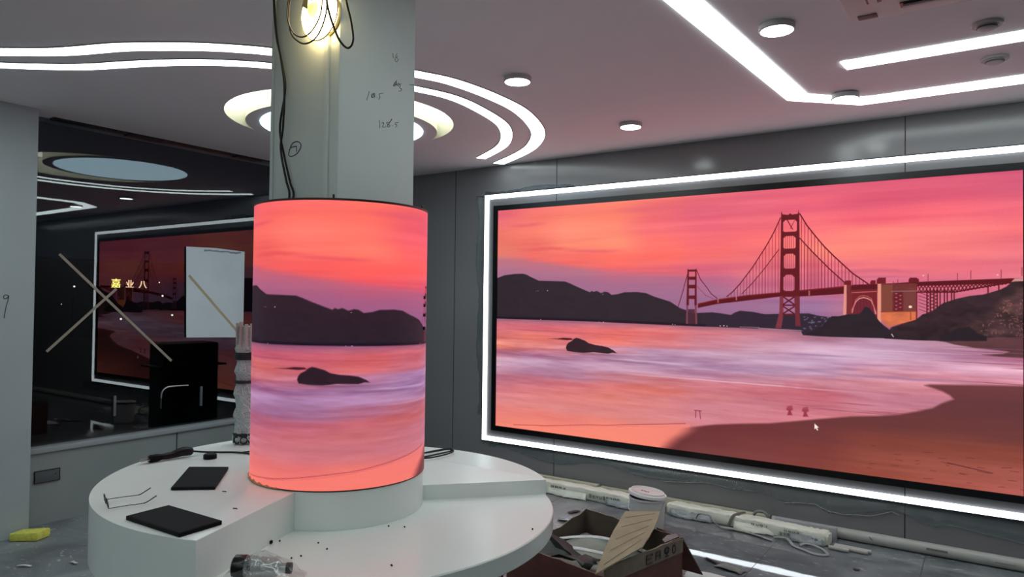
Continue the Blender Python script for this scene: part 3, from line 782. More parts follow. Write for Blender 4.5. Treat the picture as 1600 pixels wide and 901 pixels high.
def lum_mat(name, strength):
    m = bpy.data.materials.new(name)
    m.use_nodes = True
    nt_ = m.node_tree
    b_ = nt_.nodes['Principled BSDF']
    at = nt_.nodes.new('ShaderNodeVertexColor'); at.layer_name = 'picture'
    nt_.links.new(at.outputs[0], b_.inputs['Emission Color'])
    b_.inputs['Emission Strength'].default_value = strength
    b_.inputs['Base Color'].default_value = (0.01, 0.01, 0.01, 1)
    b_.inputs['Roughness'].default_value = 0.5
    b_.inputs['Specular IOR Level'].default_value = 0.15
    return m
m_led = lum_mat('led picture', 1.0)

def display(name, img, f, m, parent=None):
    NY, NX = img.shape[:2]
    gu, gv = np.meshgrid(np.linspace(0, 1, NX + 1), np.linspace(0, 1, NY + 1))
    co = f(gu.ravel(), gv.ravel()).astype(np.float32)
    idx = np.arange((NX + 1) * (NY + 1)).reshape(NY + 1, NX + 1)
    q = np.stack([idx[1:, :-1], idx[1:, 1:], idx[:-1, 1:], idx[:-1, :-1]], -1).reshape(-1, 4)
    me = bpy.data.meshes.new(name)
    me.vertices.add(len(co)); me.vertices.foreach_set('co', co.ravel())
    me.loops.add(q.size); me.loops.foreach_set('vertex_index', q.ravel().astype(np.int32))
    me.polygons.add(len(q)); me.polygons.foreach_set('loop_start', (np.arange(len(q)) * 4).astype(np.int32))
    me.update(calc_edges=True)
    ca = me.color_attributes.new('picture', 'FLOAT_COLOR', 'CORNER')
    c4 = np.ones((len(q), 4, 4), np.float32)
    c4[:, :, :3] = img.reshape(-1, 1, 3)
    ca.data.foreach_set('color', c4.ravel())
    me.materials.append(m)
    o = bpy.data.objects.new(name, me)
    COL.objects.link(o)
    if parent is not None:
        o.parent = parent; o.matrix_parent_inverse = Matrix.Translation(-parent.location)
    return o

PIC = picture(1280, 640)

# ------------------------------------------------------------------ wall screen
SX0, SX1, SZ0, SZ1 = -3.547, 0.166, 0.4212, 2.2944
scr = thing('wall_screen', 'large LED wall screen showing a red suspension bridge at sunset, framed in black', 'screen', ((SX0 + SX1) / 2, D, SZ0))
display('display_panel', PIC, lambda u, v: np.stack([SX0 + u * (SX1 - SX0), np.full_like(u, D - 0.012), SZ1 - v * (SZ1 - SZ0)], -1), m_led, scr)
obj('backing', box(B(), (SX0, D - 0.0115, SZ0), (SX1, D - 0.001, SZ1)), m_blackg, scr, sm=False)
def ring(bm, xa, xb, za, zb, t_, y0, y1):
    """rectangular ring, outer size given, bar width t_"""
    o_ = [(xa, za), (xb, za), (xb, zb), (xa, zb)]
    i_ = [(xa + t_, za + t_), (xb - t_, za + t_), (xb - t_, zb - t_), (xa + t_, zb - t_)]
    vv = [[bm.verts.new((x, y, z)) for x, z in L] for L in (o_, i_) for y in (y0, y1)]
    of, ob, inf, inb = vv
    for k in range(4):
        j = (k + 1) % 4
        bm.faces.new((of[k], of[j], inf[j], inf[k])); bm.faces.new((ob[k], inb[k], inb[j], ob[j]))
        bm.faces.new((of[k], ob[k], ob[j], of[j])); bm.faces.new((inf[k], inf[j], inb[j], inb[k]))
    return bm
obj('frame', ring(B(), -3.5916, SX1 + 0.0446, 0.3791, 2.338, 0.0438, D - 0.022, D - 0.001), m_blackg, scr, sm=False)
fl = obj('light_frame', ring(B(), -3.6925, 0.311, 0.2838, 2.4389, 0.036, D - 0.014, D - 0.0005), m_frame_strip, sm=False)
tag(fl, 'thin rectangular white light strip glowing on the wall around the big screen', 'light')
obj('edge_profile', ring(B(), -3.699, 0.3175, 0.2773, 2.4454, 0.0063, D - 0.016, D - 0.0005), m_seam, fl, sm=False)

# peeled protective film round the light frame
def film_bm(pts, seed):
    rnd = random.Random(seed)
    P = catmull(pts, 6)
    bm = B()
    rows = []
    for i, p in enumerate(P):
        lift = 0.004 + 0.012 * abs(sin(i * 1.7 + seed)) * rnd.random()
        rows.append((p, lift))
    return bm, rows
def film_strip(bottom, top, seed, vertical=False):
    """sheet between a straight edge and a ragged edge, lying on the wall with a lifted lip"""
    rnd = random.Random(seed)
    bm = B(); prev = None
    Pb = catmull(bottom, 9)
    for i, p in enumerate(Pb):
        j = Vector((0, 0, (rnd.random() - .5) * .012)) if not vertical else Vector(((rnd.random() - .5) * .01, 0, 0))
        lift = 0.003 + 0.010 * rnd.random()
        b_ = Vector((p.x, D - lift, p.z)) + j
        if vertical: a_ = Vector((top, D - 0.0015, p.z))
        else: a_ = Vector((p.x, D - 0.0015, top))
        mid = a_.lerp(b_, 0.8); mid.y = D - 0.002
        row = [bm.verts.new(a_), bm.verts.new(mid), bm.verts.new(b_)]
        if prev:
            for k in range(2): bm.faces.new((prev[k], row[k], row[k + 1], prev[k + 1]))
        prev = row
    return bm
m_pfilm = clear_mat('torn clear film', (225, 230, 232), 0.05, 0.25, 0.07)
def film(label, bot, top, seed, vertical=False):
    o = obj('protective_film', film_strip(bot, top, seed, vertical), m_pfilm)
    sol = o.modifiers.new('thickness', 'SOLIDIFY'); sol.thickness = 0.0006
    return tag(o, label, 'plastic film', 'torn film round the screen')
fb = film('torn clear film hanging along the wall under the screen light frame', [(-3.62, 0, .235), (-3.45, 0, .245), (-3.30, 0, .222), (-2.96, 0, .17), (-2.75, 0, .20), (-2.52, 0, .238), (-2.3, 0, .20), (-2.15, 0, .183), (-1.9, 0, .19),
      (-1.70, 0, .216), (-1.5, 0, .20), (-1.34, 0, .207), (-1.1, 0, .17), (-.96, 0, .185), (-.85, 0, .145), (-.66, 0, .18), (-.48, 0, .225), (-.3, 0, .17), (-.14, 0, .18), (.2, 0, .15), (.6, 0, .17)], .276, 3)
bm = tube(B(), [Vector((x, D - 0.008 - 0.003 * sin(9 * x), z)) for x, z in ((-2.0, .175), (-1.85, .19), (-1.70, .214), (-1.6, .21), (-1.5, .198), (-1.42, .205), (-1.34, .206))], .0022, 5)
obj('curled_edge', bm, m_film, fb)
bm = tube(B(), [Vector((x, D - 0.009, z)) for x, z in ((-1.15, .163), (-1.05, .178), (-.95, .186), (-.9, .165), (-.85, .146))], .0022, 5)
obj('curled_edge', bm, m_film, fb)
bm = tube(B(), [Vector((x, D - 0.008, z)) for x, z in ((-.88, .155), (-.78, .148), (-.7, .16), (-.62, .165), (-.5, .215), (-.46, .20))], .0025, 5)
obj('curled_edge', bm, m_film, fb)
film('torn clear film edge standing beside the left side of the screen light frame', [(-3.75, 0, .5), (-3.735, 0, .765), (-3.77, 0, 1.1), (-3.755, 0, 1.5), (-3.785, 0, 1.9), (-3.76, 0, 2.2), (-3.79, 0, 2.44)], -3.70, 5, True)
film('torn clear film edge above the upper left corner of the light frame', [(-3.7, 0, 2.475), (-3.4, 0, 2.465), (-3.2, 0, 2.49), (-2.95, 0, 2.475), (-2.8, 0, 2.46)], 2.4465, 7)

# ------------------------------------------------------------------ column
col = thing('column', 'square grey painted column with handwritten numbers, rising through the round podium', 'column', (CX, CY, 0.75))
HA, HB = 0.176, 0.187
bm = box(B(), (CX - HA, CY - HB, 0.876), (CX + HA, CY + HB, H), 0.004)
obj('shaft', bm, m_column, col)
yF = CY - HB; xF = CX + HA
bm = box(B(), (-1.864, yF - 0.012, 0.95), (-1.842, yF - 0.0004, 2.42), 0.003)
obj('conduit', bm, m_column, col)
obj('corner_bead', box(B(), (CX - HA - 0.004, yF - 0.004, 0.95), (CX - HA + 0.012, yF - 0.0002, H - 0.001), 0.001), m_column, col)

def stroke(pts3, r=0.0016): return tube(B(), pts3, r, 5)
def ink_on_x(name, strokes, x, parent, r=0.0009, m=None):
    bm = B()
    for st in strokes:
        tube(bm, catmull([(x, y, z) for y, z in st], 4) if len(st) > 2 else [(x, y, z) for y, z in st], r, 5)
    return obj(name, bm, m or m_ink, parent)
xi = xF + 0.0006
def cmap(px, py):   # photo crop units of the right column face into face y, z  (measured on the face plane)
    # 572..647 px  -> y 1.722..1.967 ; 75..204 px -> z 2.42..2.105
    y = 1.722 + (px - 572) * (1.967 - 1.722) / 75.0
    z = 2.202 + (155 - py) * 0.00213 + (px - 572) * 0.0011 * 0.75
    return (y, z)
k_ = 0.2553
def c5(L): return [cmap(420 + a * k_, 100 + b * k_) for a, b in L]
num = [c5([(612, 165), (605, 195), (598, 222)]), c5([(626, 180), (625, 200), (630, 208)]), c5([(640, 175), (632, 185), (640, 195), (634, 205), (628, 195), (640, 180)]), c5([(644, 178), (645, 205)]),
       c5([(655, 206), (658, 207)]), c5([(672, 180), (670, 195), (676, 205), (668, 219)]), c5([(672, 180), (694, 178)])]
ink_on_x('handwritten_number', num, xi, col)
num = [c5([(775, 90), (762, 110), (755, 128), (765, 126), (775, 108), (770, 95)]), c5([(755, 122), (780, 118), (806, 112)]), c5([(760, 105), (790, 130)]), c5([(800, 125), (795, 140), (808, 148), (803, 160), (790, 162)]), c5([(785, 108), (800, 122)])]
ink_on_x('crossed_out_number', num, xi, col, .0009)
ink_on_x('pencil_mark', [c5([(858, 118), (888, 119)])], xi, col)
num = [c5([(672, 355), (674, 380), (676, 408)]), c5([(688, 375), (698, 372), (700, 382), (692, 400), (705, 402), (714, 396)]), c5([(748, 350), (735, 372), (718, 372), (722, 384), (738, 392), (732, 404), (722, 396), (735, 376), (750, 352)]),
       c5([(752, 395), (756, 396)]), c5([(772, 378), (770, 388), (782, 394), (772, 409)]), c5([(773, 378), (792, 376)])]
ink_on_x('handwritten_number', num, xi, col)
m_fnt = mat('faint ink', (110, 116, 116), 0.8)
ink_on_x('faint_number', [[cmap(611, 76), cmap(612, 84)], [cmap(618, 76), cmap(616, 82), cmap(620, 86), cmap(617, 91), cmap(615, 86), cmap(619, 80)]], xi, col, .0009, m_fnt)
# circled seven on the left face
def lf(px, py):
    return (-2.052 + (px - 452) * 0.00319, yF - 0.0006, 2.016 - (py - 240) * 0.0021 + (px - 452) * -0.0006)
bm = B()
tube(bm, catmull([lf(*p) for p in ((452, 243), (453, 234), (458, 222), (466, 218), (472, 222), (471, 230), (465, 239), (457, 244))], 5, True), .0016, 5, closed=True)
tube(bm, [lf(455, 229), lf(465, 226), lf(465, 235)], .0016, 5)
obj('circled_number', bm, m_ink, col)

# nine on the pillar face
bm = B()
def pf(px, py): return (-5.0 + 0.0007, 1.8 + (px - 6) * 0.00336, 1.496 - (py - 463) * 0.00395)
tube(bm, catmull([pf(*p) for p in ((13, 462), (9, 460.5), (5.5, 463), (6, 466), (10, 466), (13.5, 463), (13, 461.5), (13, 467), (9.5, 480), (7, 497))], 4), .0022, 5)
nine = obj('handwritten_number', bm, m_ink, pillar)

# column cables
cab = B()
def cl(x, z, dy=0.01): return (x, yF - dy, z)
tube(cab, catmull([cl(-2.138, 2.69), cl(-2.14, 2.586), cl(-2.122, 2.45), cl(-2.088, 2.345), cl(-2.066, 2.247), cl(-2.092, 2.113), cl(-2.066, 2.01), cl(-2.03, 1.91), cl(-2.011, 1.86), cl(-2.0, 1.76, .05)], 8), .004, 7)
tube(cab, catmull([cl(-2.128, 2.69, .018), cl(-2.128, 2.586, .018), cl(-2.11, 2.45, .018), cl(-2.078, 2.345, .02), cl(-2.058, 2.247, .02), cl(-2.062, 2.11, .02), cl(-2.072, 2.03, .02), cl(-2.04, 1.92, .02), cl(-2.02, 1.86, .02), cl(-2.01, 1.76, .05)], 8), .004, 7)
tag(obj('hanging_cables', cab, m_wire), 'two dark cables hanging down the left face of the column into the cylinder screen', 'cable')

# ------------------------------------------------------------------ work lamp on the column
LX, LZ = -1.862, 2.462
lamp = thing('work_lamp', 'round glowing warm work lamp mounted on the left face of the column', 'lamp', (LX, yF, LZ))
rotY = Matrix.Rotation(radians(90), 3, 'X')
m_lampb = mat('lamp body', (196, 178, 120), 0.4, metal=0.3)
m_glow = emat('lamp glow', (255, 226, 164), 16.0)
m_bulb = emat('lamp yellow centre', (246, 250, 120), 1.0)
obj('housing', lathe(B(), [(0.0, 0.002), (0.068, 0.002), (0.074, 0.008), (0.074, 0.018), (0.068, 0.022), (0, 0.022)], (LX, yF, LZ), 40, rotY), m_lampb, lamp)
obj('glass_front', lathe(B(), [(0.0, 0.060), (0.045, 0.058), (0.075, 0.048), (0.088, 0.034), (0.080, 0.0225), (0, 0.0225)], (LX, yF, LZ), 40, rotY), m_glow, lamp)
obj('bulb', lathe(B(), [(0.0, 0.076), (0.014, 0.074), (0.026, 0.061), (0.026, 0.0605), (0, 0.0605)], (LX, yF, LZ + .005), 24, rotY), m_bulb, lamp)
obj('bezel', tube(B(), [(LX + .089 * cos(t), yF - .034, LZ + .089 * sin(t)) for t in [k * 2 * pi / 40 for k in range(40)]], .0025, 6, closed=True), m_lampb, lamp)
bm = slab(B(), [(LX - .06, yF - .058, LZ + .03), (LX - .03, yF - .058, LZ + .012), (LX - .025, yF - .058, LZ + .10)], .002)
obj('bracket', bm, m_lampb, lamp, sm=False)
obj('lead', tube(B(), [(LX, yF - .07, LZ + .03), (LX + .003, yF - .075, LZ + .08), (LX + .006, yF - .07, LZ + .23), (LX + .006, yF - .01, LZ + .229)], .0025, 6), m_wire, lamp)
lp = B()
def lc(x, z, dy=.085): return (x, yF - dy, z)
tube(lp, catmull([lc(-1.90, 2.69, .02), lc(-1.91, 2.60), lc(-1.944, 2.53), lc(-1.958, 2.47), lc(-1.945, 2.40), lc(-1.905, 2.36), lc(-1.86, 2.345), lc(-1.81, 2.36), lc(-1.775, 2.41), lc(-1.765, 2.47), lc(-1.77, 2.55), lc(-1.775, 2.69, .02)], 8), .0028, 6)
tube(lp, catmull([lc(-1.88, 2.69, .03), lc(-1.90, 2.62, .09), lc(-1.94, 2.53, .095), lc(-1.951, 2.45, .095), lc(-1.92, 2.39, .095), lc(-1.87, 2.365, .095), lc(-1.82, 2.38, .095), lc(-1.782, 2.43, .095), lc(-1.772, 2.52, .095), lc(-1.79, 2.69, .03)], 8), .0026, 6)
tube(lp, catmull([lc(-1.760, 2.50, .098), lc(-1.748, 2.44, .098), lc(-1.725, 2.381, .098), lc(-1.691, 2.319, .098), lc(-1.652, 2.285, .098), lc(-1.628, 2.305, .098), lc(-1.64, 2.37, .098), lc(-1.662, 2.44, .098), lc(-1.675, 2.55, .098), lc(-1.69, 2.69, .098)], 8), .0036, 6)
tag(obj('looped_wire', lp, m_wire), 'dark wire looped around the glowing lamp and hanging past the column corner', 'cable')

# ------------------------------------------------------------------ podium
pod = thing('round_podium', 'white glossy round stepped podium around the base of the column', 'podium', (CX, CY, 0))
RP = 0.7875
def sector(a0, a1, r, n=60): return [(CX + r * cos(radians(a0 + (a1 - a0) * k / n)), CY + r * sin(radians(a0 + (a1 - a0) * k / n))) for k in range(n + 1)]
def sector_prism(a0, a1, z0, z1):
    bm = prism(B(), [(CX, CY)] + sector(a0, a1, RP + .0006), z0, z1)
    es = [e for e in bm.edges if all(abs(v.co.z - z1) < 1e-6 for v in e.verts)]
    bmesh.ops.bevel(bm, geom=es, offset=0.003, segments=2, affect='EDGES', profile=0.5)
    return bm
bm = B()
lathe(bm, [(0, 0.6880), (RP - .004, 0.688), (RP, 0.692), (RP, 0.7465), (RP - 0.0035, 0.75), (0, 0.75)], (CX, CY, 0), 128)
obj('lower_tier', bm, m_white, pod)
obj('middle_tier', sector_prism(46.5, 135, 0.6885, 0.806), m_white, pod)
obj('upper_tier', sector_prism(135, 291, 0.6885, 0.874), m_white, pod)
bm = B(); lathe(bm, [(0, 0), (0.60, 0), (0.60, 0.6877), (0, 0.6877)], (CX, CY, 0), 96)
obj('base', bm, m_white, pod)
bm = B(); lathe(bm, [(0, 0.7505), (0.306, 0.7505), (0.306, 0.8745), (0, 0.8745)], (CX, CY, 0), 96)
obj('drum', bm, m_white, pod)

# ------------------------------------------------------------------ cylinder screen
RC, Z0c, Z1c = 0.31, 0.877, 1.83
cyl = thing('cylinder_screen', 'tall cylindrical LED screen wrapped around the column, showing a pink beach sunset', 'screen', (CX, CY, Z0c))
cyl_pic = (PIC[0::2, 0::2] + PIC[1::2, 0::2] + PIC[0::2, 1::2] + PIC[1::2, 1::2]) / 4
vv_ = np.linspace(0, 1, cyl_pic.shape[0])[:, None, None]
top_ = np.array([1.02, 0.74, 0.86]); mid_ = np.array([0.80, 0.72, 0.92]); bot_ = np.array([0.98, 0.80, 0.92])
wgt = np.clip((vv_ - .35) / .15, 0, 1); wb = np.clip((vv_ - .86) / .08, 0, 1)
cyl_pic = np.clip(cyl_pic * ((top_ * (1 - wgt) + mid_ * wgt) * (1 - wb) + bot_ * wb), 0, 1)
def cf(u, v):
    a = np.radians(224.1 + u * 360)
    return np.stack([CX + RC * np.cos(a), CY + RC * np.sin(a), Z1c - .003 - v * (Z1c - Z0c - .006)], -1)
display('display_panel', cyl_pic, cf, m_led, cyl)
bm = B(); lathe(bm, [(0.285, Z0c), (0.3095, Z0c), (0.3095, Z1c - .006), (0.285, Z1c - .006), (0.285, Z0c)], (CX, CY, 0), 96)
obj('shell', bm, m_blackg, cyl)
bm = B(); lathe(bm, [(0.28, Z1c - .0055), (0.3115, Z1c - .0055), (0.3115, Z1c + .002), (0.28, Z1c + .002), (0.28, Z1c - .0055)], (CX, CY, 0), 96)
obj('top_rim', bm, mat('dark red rim', (60, 16, 20), 0.4), cyl)
m_ply = mat('bare wooden edge', (206, 150, 110), 0.7, noise=.2, nscale=30)
bm = B(); lathe(bm, [(0.3104, Z0c + .0002), (0.3135, Z0c + .0002), (0.3135, Z0c + .012), (0.3104, Z0c + .012), (0.3104, Z0c + .0002)], (CX, CY, 0), 40, a0=radians(222), a1=radians(278))
for v in bm.verts:
    if v.co.z > Z0c + .01: v.co.z -= .007 * abs(sin(v.co.x * 70)) + .004 * max(0, (v.co.x - CX + .1) * 8)
obj('bottom_edge', bm, m_ply, cyl)
for z in (1.512, 1.483, 1.448, 1.40):
    a = radians(27)
    bm = box(B(), (-.004, -.005, -.006), (.004, .005, .006), .001, Matrix.Rotation(a, 3, 'Z'))
    bm.transform(Matrix.Translation((CX + .3125 * cos(a), CY + .3125 * sin(a), z)))
    obj('latch', bm, m_blackg, cyl)
for a in (-48, 22):
    bm = box(B(), (-.003, -.003, 0), (.003, .003, .012), .001)
    bm.transform(Matrix.Translation((CX + .307 * cos(radians(a)), CY + .307 * sin(radians(a)), Z1c + .0023)))
    obj('screw', bm, m_blackg, cyl)

# ------------------------------------------------------------------ things on the podium
def quad_tile(c4, z, th, label):
    t = thing('led_module', label, 'electronic module', (*[sum(p[i] for p in c4) / 4 for i in (0, 1)], z), 'black flat modules on the podium')
    bm = prism(B(), c4, z + .0004, z + th)
    bmesh.ops.bevel(bm, geom=[e for e in bm.edges], offset=.0012, segments=1, affect='EDGES')
    obj('face', bm, m_black, t)
    cx_, cy_ = sum(p[0] for p in c4) / 4, sum(p[1] for p in c4) / 4
    ins = [(cx_ + (x - cx_) * .97, cy_ + (y - cy_) * .95) for x, y in c4]
    obj('lamp_grid', prism(B(), ins, z + th + .0001, z + th + .0006), mat('led grid', (10, 11, 17), 0.6, spec=.15, noise=.2, nscale=300), t, sm=False)
def rectify(c4):
    P = [Vector(p) for p in c4]; c = sum(P, Vector((0, 0))) / 4
    a = ((P[2] - P[1]) + (P[3] - P[0])) / 2; b = ((P[0] - P[1]) + (P[3] - P[2])) / 2
    b = b - a * (b.dot(a) / a.dot(a))
    return [tuple(c - a / 2 + b / 2), tuple(c - a / 2 - b / 2), tuple(c + a / 2 - b / 2), tuple(c + a / 2 + b / 2)]
quad_tile([(-2.302, 1.55), (-2.416, 1.465), (-2.197, 1.271), (-2.091, 1.36)], .874, .010, 'flat black LED module lying farther back on the podium, near the cylinder')
quad_tile([(-2.005, 1.03), (-2.011, 1.158), (-1.753, 1.164), (-1.747, 1.036)], .874, .012, 'flat black LED module lying at the front edge of the podium')

# spectacles
g = thing('eyeglasses', 'thin metal-framed eyeglasses lying open on the left of the podium', 'eyeglasses', (-2.16, 1.10, .874))
fdir = Vector((-.085, .03, 0)).normalized(); td = Vector((.19, .98, 0)).normalized()
p0 = Vector((-2.128, 1.042, .876))
def lens_ring(c):
    up = (Vector((0, 0, 1)) - td * .18).normalized()
    return [c + fdir * (.021 * cos(a) * (1 if abs(cos(a)) > .5 else 1.1)) + up * (.0145 * sin(a)) for a in [k * 2 * pi / 20 for k in range(20)]]
for s_ in (0, 1):
    c = p0 + fdir * (.022 + s_ * .056) + Vector((0, 0, .0165))
    obj('lens_rim', tube(B(), lens_ring(c), .0012, 6, closed=True), m_wire, g)
    bm = B(); vv = [bm.verts.new(p) for p in lens_ring(c)]; bm.faces.new(vv)
    obj('lens', bm, clear_mat('clear lens', (235, 240, 240), 0.06), g)
    e = p0 + fdir * (s_ * .10) + Vector((0, 0, .006 + .002 * s_))
    obj('temple', tube(B(), catmull([e, e + td * .05 + Vector((0, 0, -.001)), e + td * .090 + Vector((0, 0, -.003)), e + td * .105 + Vector((0, 0, -.001)), e + td * .132 + Vector((0, 0, .013))], 5), [.0011] * 12 + [.0016] * 9, 6), m_wire, g)
obj('bridge', tube(B(), catmull([p0 + fdir * .042 + Vector((0, 0, .02)), p0 + fdir * .05 + Vector((0, 0, .023)), p0 + fdir * .058 + Vector((0, 0, .02))], 4), .0011, 6), m_steel, g)

# plug with its lead
pl = thing('power_plug', 'black power plug with metal pins and bound cable at the rear rim of the podium', 'plug', (-2.64, 1.48, .874))
a0_ = Vector((-2.612, 1.60, .892)); b0_ = Vector((-2.63, 1.40, .888)); ax = (b0_ - a0_)
obj('bound_cable', tube(B(), catmull([a0_, a0_ + ax * .2 + Vector((0, 0, .006)), a0_ + ax * .42, a0_ + ax * .6], 6), [.007, .013, .016, .017, .018, .018, .018, .017, .017, .016, .015, .014, .013, .013, .013, .013, .012, .012, .011], 10), m_wire, pl)
obj('plug_body', tube(B(), [a0_ + ax * .55, a0_ + ax * .62, a0_ + ax * .7, a0_ + ax * .82, a0_ + ax * .85], [.008, .012, .015, .015, .011], 12), m_black, pl)
for s_ in (-1, 0, 1):
    q = a0_ + ax * .85 + Vector((.008 * s_, 0, .003 * (1 - abs(s_)) * 2 - .002))
    obj('pin', tube(B(), [q, q + ax * .16], .0034, 6, flat=.6), m_steel, pl)
obj('lead', tube(B(), catmull([a0_ + Vector((0, .0, 0)), (-2.60, 1.64, .884), (-2.565, 1.69, .879), (-2.51, 1.73, .8785), (-2.43, 1.745, .8785), (-2.36, 1.72, .8785), (-2.30, 1.74, .8785)], 7), .0038, 7), m_wire, pl)
pk = thing('black_puck', 'small round black cap between the plug lead and the farther LED module', 'cap', (-2.515, 1.615, .874))
obj('body', lathe(B(), [(0, .8744), (.024, .8744), (.025, .876), (.025, .889), (.023, .891), (0, .891)], (-2.515, 1.612, 0), 28), m_black, pk)
obj('lid', lathe(B(), [(0, .8912), (.0215, .8912), (.0205, .893), (0, .893)], (-2.515, 1.612, 0), 28), m_wire, pk)
tag(obj('dark_rod', tube(B(), [(-2.50, 1.74, .8785), (-2.475, 1.795, .8790), (-2.44, 1.86, .8795)], [.002, .0042, .0042], 7), m_black), 'short dark rod lying on the podium at the left edge of the cylinder screen', 'rod')

# wrapped bundle standing behind the cylinder
bx, by = -2.662, 1.868
bun = thing('wrapped_bundle', 'tall narrow bundle in white netting with dark bands, standing left of the cylinder screen', 'bundle', (bx, by, .874))
m_net = bpy.data.materials.new('white netting over grey')
m_net.use_nodes = True
ntn = m_net.node_tree; bb = ntn.nodes['Principled BSDF']
tcn = ntn.nodes.new('ShaderNodeTexCoord'); br = ntn.nodes.new('ShaderNodeTexBrick')
br.inputs['Scale'].default_value = 60; br.inputs['Mortar Size'].default_value = .02; br.offset = 0
br.inputs['Color1'].default_value = (*lin((130, 144, 148)), 1); br.inputs['Color2'].default_value = (*lin((165, 176, 178)), 1); br.inputs['Mortar'].default_value = (*lin((235, 240, 238)), 1)
mpn = ntn.nodes.new('ShaderNodeMapping'); mpn.inputs['Rotation'].default_value = (radians(90), 0, radians(20)); ntn.links.new(tcn.outputs['Object'], mpn.inputs[0]); ntn.links.new(mpn.outputs[0], br.inputs[0])
ntn.links.new(br.outputs[0], bb.inputs['Base Color'])
bb.inputs['Roughness'].default_value = .5
m_dkband = mat('dark netted band', (26, 28, 34), .6, noise=.6, nscale=90)
bm = B()
prof = []
for k in range(27):
    z = .876 + .505 * k / 26
    prof.append((.038 + .006 * sin(k * 1.3) + (.004 if k % 5 else -.002) - (.006 if k > 23 else 0), z))
lathe(bm, [(0, .876)] + prof + [(0, prof[-1][1])], (bx, by, 0), 22)
for v in bm.verts:
    a = atan2(v.co.y - by, v.co.x - bx); v.co.x += .004 * sin(5 * a + v.co.z * 30); v.co.y += .004 * cos(7 * a + v.co.z * 40)
obj('netting', bm, m_net, bun)
for z0_, z1_, rr_ in ((1.235, 1.27, .0465), (1.135, 1.15, .049), (.905, .925, .047)):
    bm = B(); lathe(bm, [(.03, z0_), (rr_, z0_ + .003), (rr_ + .002, (z0_ + z1_) / 2), (rr_, z1_ - .003), (.03, z1_)], (bx, by, 0), 22)
    obj('dark_band', bm, m_dkband, bun)
for k in range(7):
    a = radians(-100 + k * 32)
    obj('slat', tube(B(), [(bx + .038 * cos(a), by + .038 * sin(a), 1.27), (bx + .040 * cos(a), by + .040 * sin(a), 1.395 + .006 * sin(k * 2))], .0095, 8, flat=.5), m_pvc, bun)
bm = B()
for k in range(6):
    a = radians(200 + k * 40); c_ = Vector((bx + .045 * cos(a), by + .045 * sin(a), .895))
    tube(bm, [c_ + Vector((.014 * cos(t) * -sin(a), .014 * cos(t) * cos(a), .014 * sin(t))) for t in [j * 2 * pi / 12 for j in range(12)]], .0028, 6, closed=True)
obj('cable_loops', bm, m_wire, bun)

# cable loops right of the cylinder
bm = B()
z_ = .8125
tube(bm, catmull([(-2.10, 2.28, z_), (-2.06, 2.33, z_), (-2.045, 2.42, z_), (-2.03, 2.51, z_ + .004), (-2.06, 2.53, z_ + .006), (-2.09, 2.46, z_ + .004), (-2.11, 2.36, z_ + .002), (-2.16, 2.30, z_)], 7), .0036, 7)
tube(bm, catmull([(-2.09, 2.24, z_ + .005), (-2.02, 2.32, z_ + .004), (-2.00, 2.42, z_ + .004), (-2.01, 2.495, z_ + .007), (-2.045, 2.50, z_ + .009), (-2.08, 2.40, z_ + .007), (-2.13, 2.28, z_ + .006)], 7), .0036, 7)
tag(obj('cable_coil', bm, m_wire), 'loops of thin black cable lying on the podium right behind the cylinder screen', 'cable')

# plastic bottle in a clear bag, front edge
bt = thing('plastic_bottle', 'clear ribbed plastic bottle with a black label lying on the podium at the bottom edge', 'bottle', (-1.64, 1.17, .75))
axb = Vector((.80, .56, -.02)).normalized()
rotb = axb.to_track_quat('Z', 'Y').to_matrix()
c0 = Vector((-1.672, 1.146, .783))
m_clr = clear_mat('clear bottle plastic', (222, 228, 228), .22, .06, .06)
obj('label_band', lathe(B(), [(0, 0), (.026, .001), (.0305, .005), (.0315, .032), (.0300, .036), (0, .036)], c0, 28, rotb), mat('glossy black label', (14, 18, 18), .25, noise=.3, nscale=60), bt)
pr = [(.030, .0365)]
for k in range(9): pr += [(.0285 - k * .0004, .040 + k * .008), (.0305 - k * .0006, .044 + k * .008)]
pr += [(.022, .118), (.013, .128), (.013, .142)]
obj('body', lathe(B(), pr, c0, 24, rotb), m_clr, bt)
obj('cap', lathe(B(), [(0, .1425), (.0145, .1425), (.0145, .155), (0, .155)], c0, 20, rotb), mat('cap', (40, 44, 46), .5), bt)
def arc_text(u0, u1, aoff, rr):
    bm = B()
    n_ = 8
    for k in range(n_):
        t0 = u0 + (u1 - u0) * k / n_; t1 = t0 + (u1 - u0) / n_ * .6
        pts = [c0 + rotb @ Vector((rr * cos(aoff), rr * sin(aoff), t)) for t in (t0, t1)]
        tube(bm, pts, .0007, 4)
    return bm
bag = B()
random.seed(5)
N1, N2 = 22, 14
gr = []
for i in range(N1 + 1):
    row = []
    for j in range(N2 + 1):
        u, v = i / N1, j / N2
        r_ = .052 * (1 - .35 * abs(2 * v - 1))
        L_ = -.028 + .215 * v
        ang = (u - .5) * 2.5 * pi / 2
        off = .004 * random.random() + .005 * sin(9 * u * 3 + v * 11)
        p = Vector((-1.672, 1.146, .752)) + axb * L_ + Vector((-.57, .82, 0)) * sin(ang) * (r_ + off) * 1.05
        p.z = .752 + max(0, cos(ang)) * (r_ + off) * 1.22 * (1 - abs(2 * v - 1) ** 3) + .002 * random.random()
        row.append(bag.verts.new(p))
    gr.append(row)
for i in range(N1):
    for j in range(N2): bag.faces.new((gr[i][j], gr[i + 1][j], gr[i + 1][j + 1], gr[i][j + 1]))
tag(obj('plastic_bag', bag, clear_mat('thin crinkled bag', (244, 246, 246), .06, .08, .03)), 'crinkled clear plastic bag around the bottle on the podium', 'plastic bag')

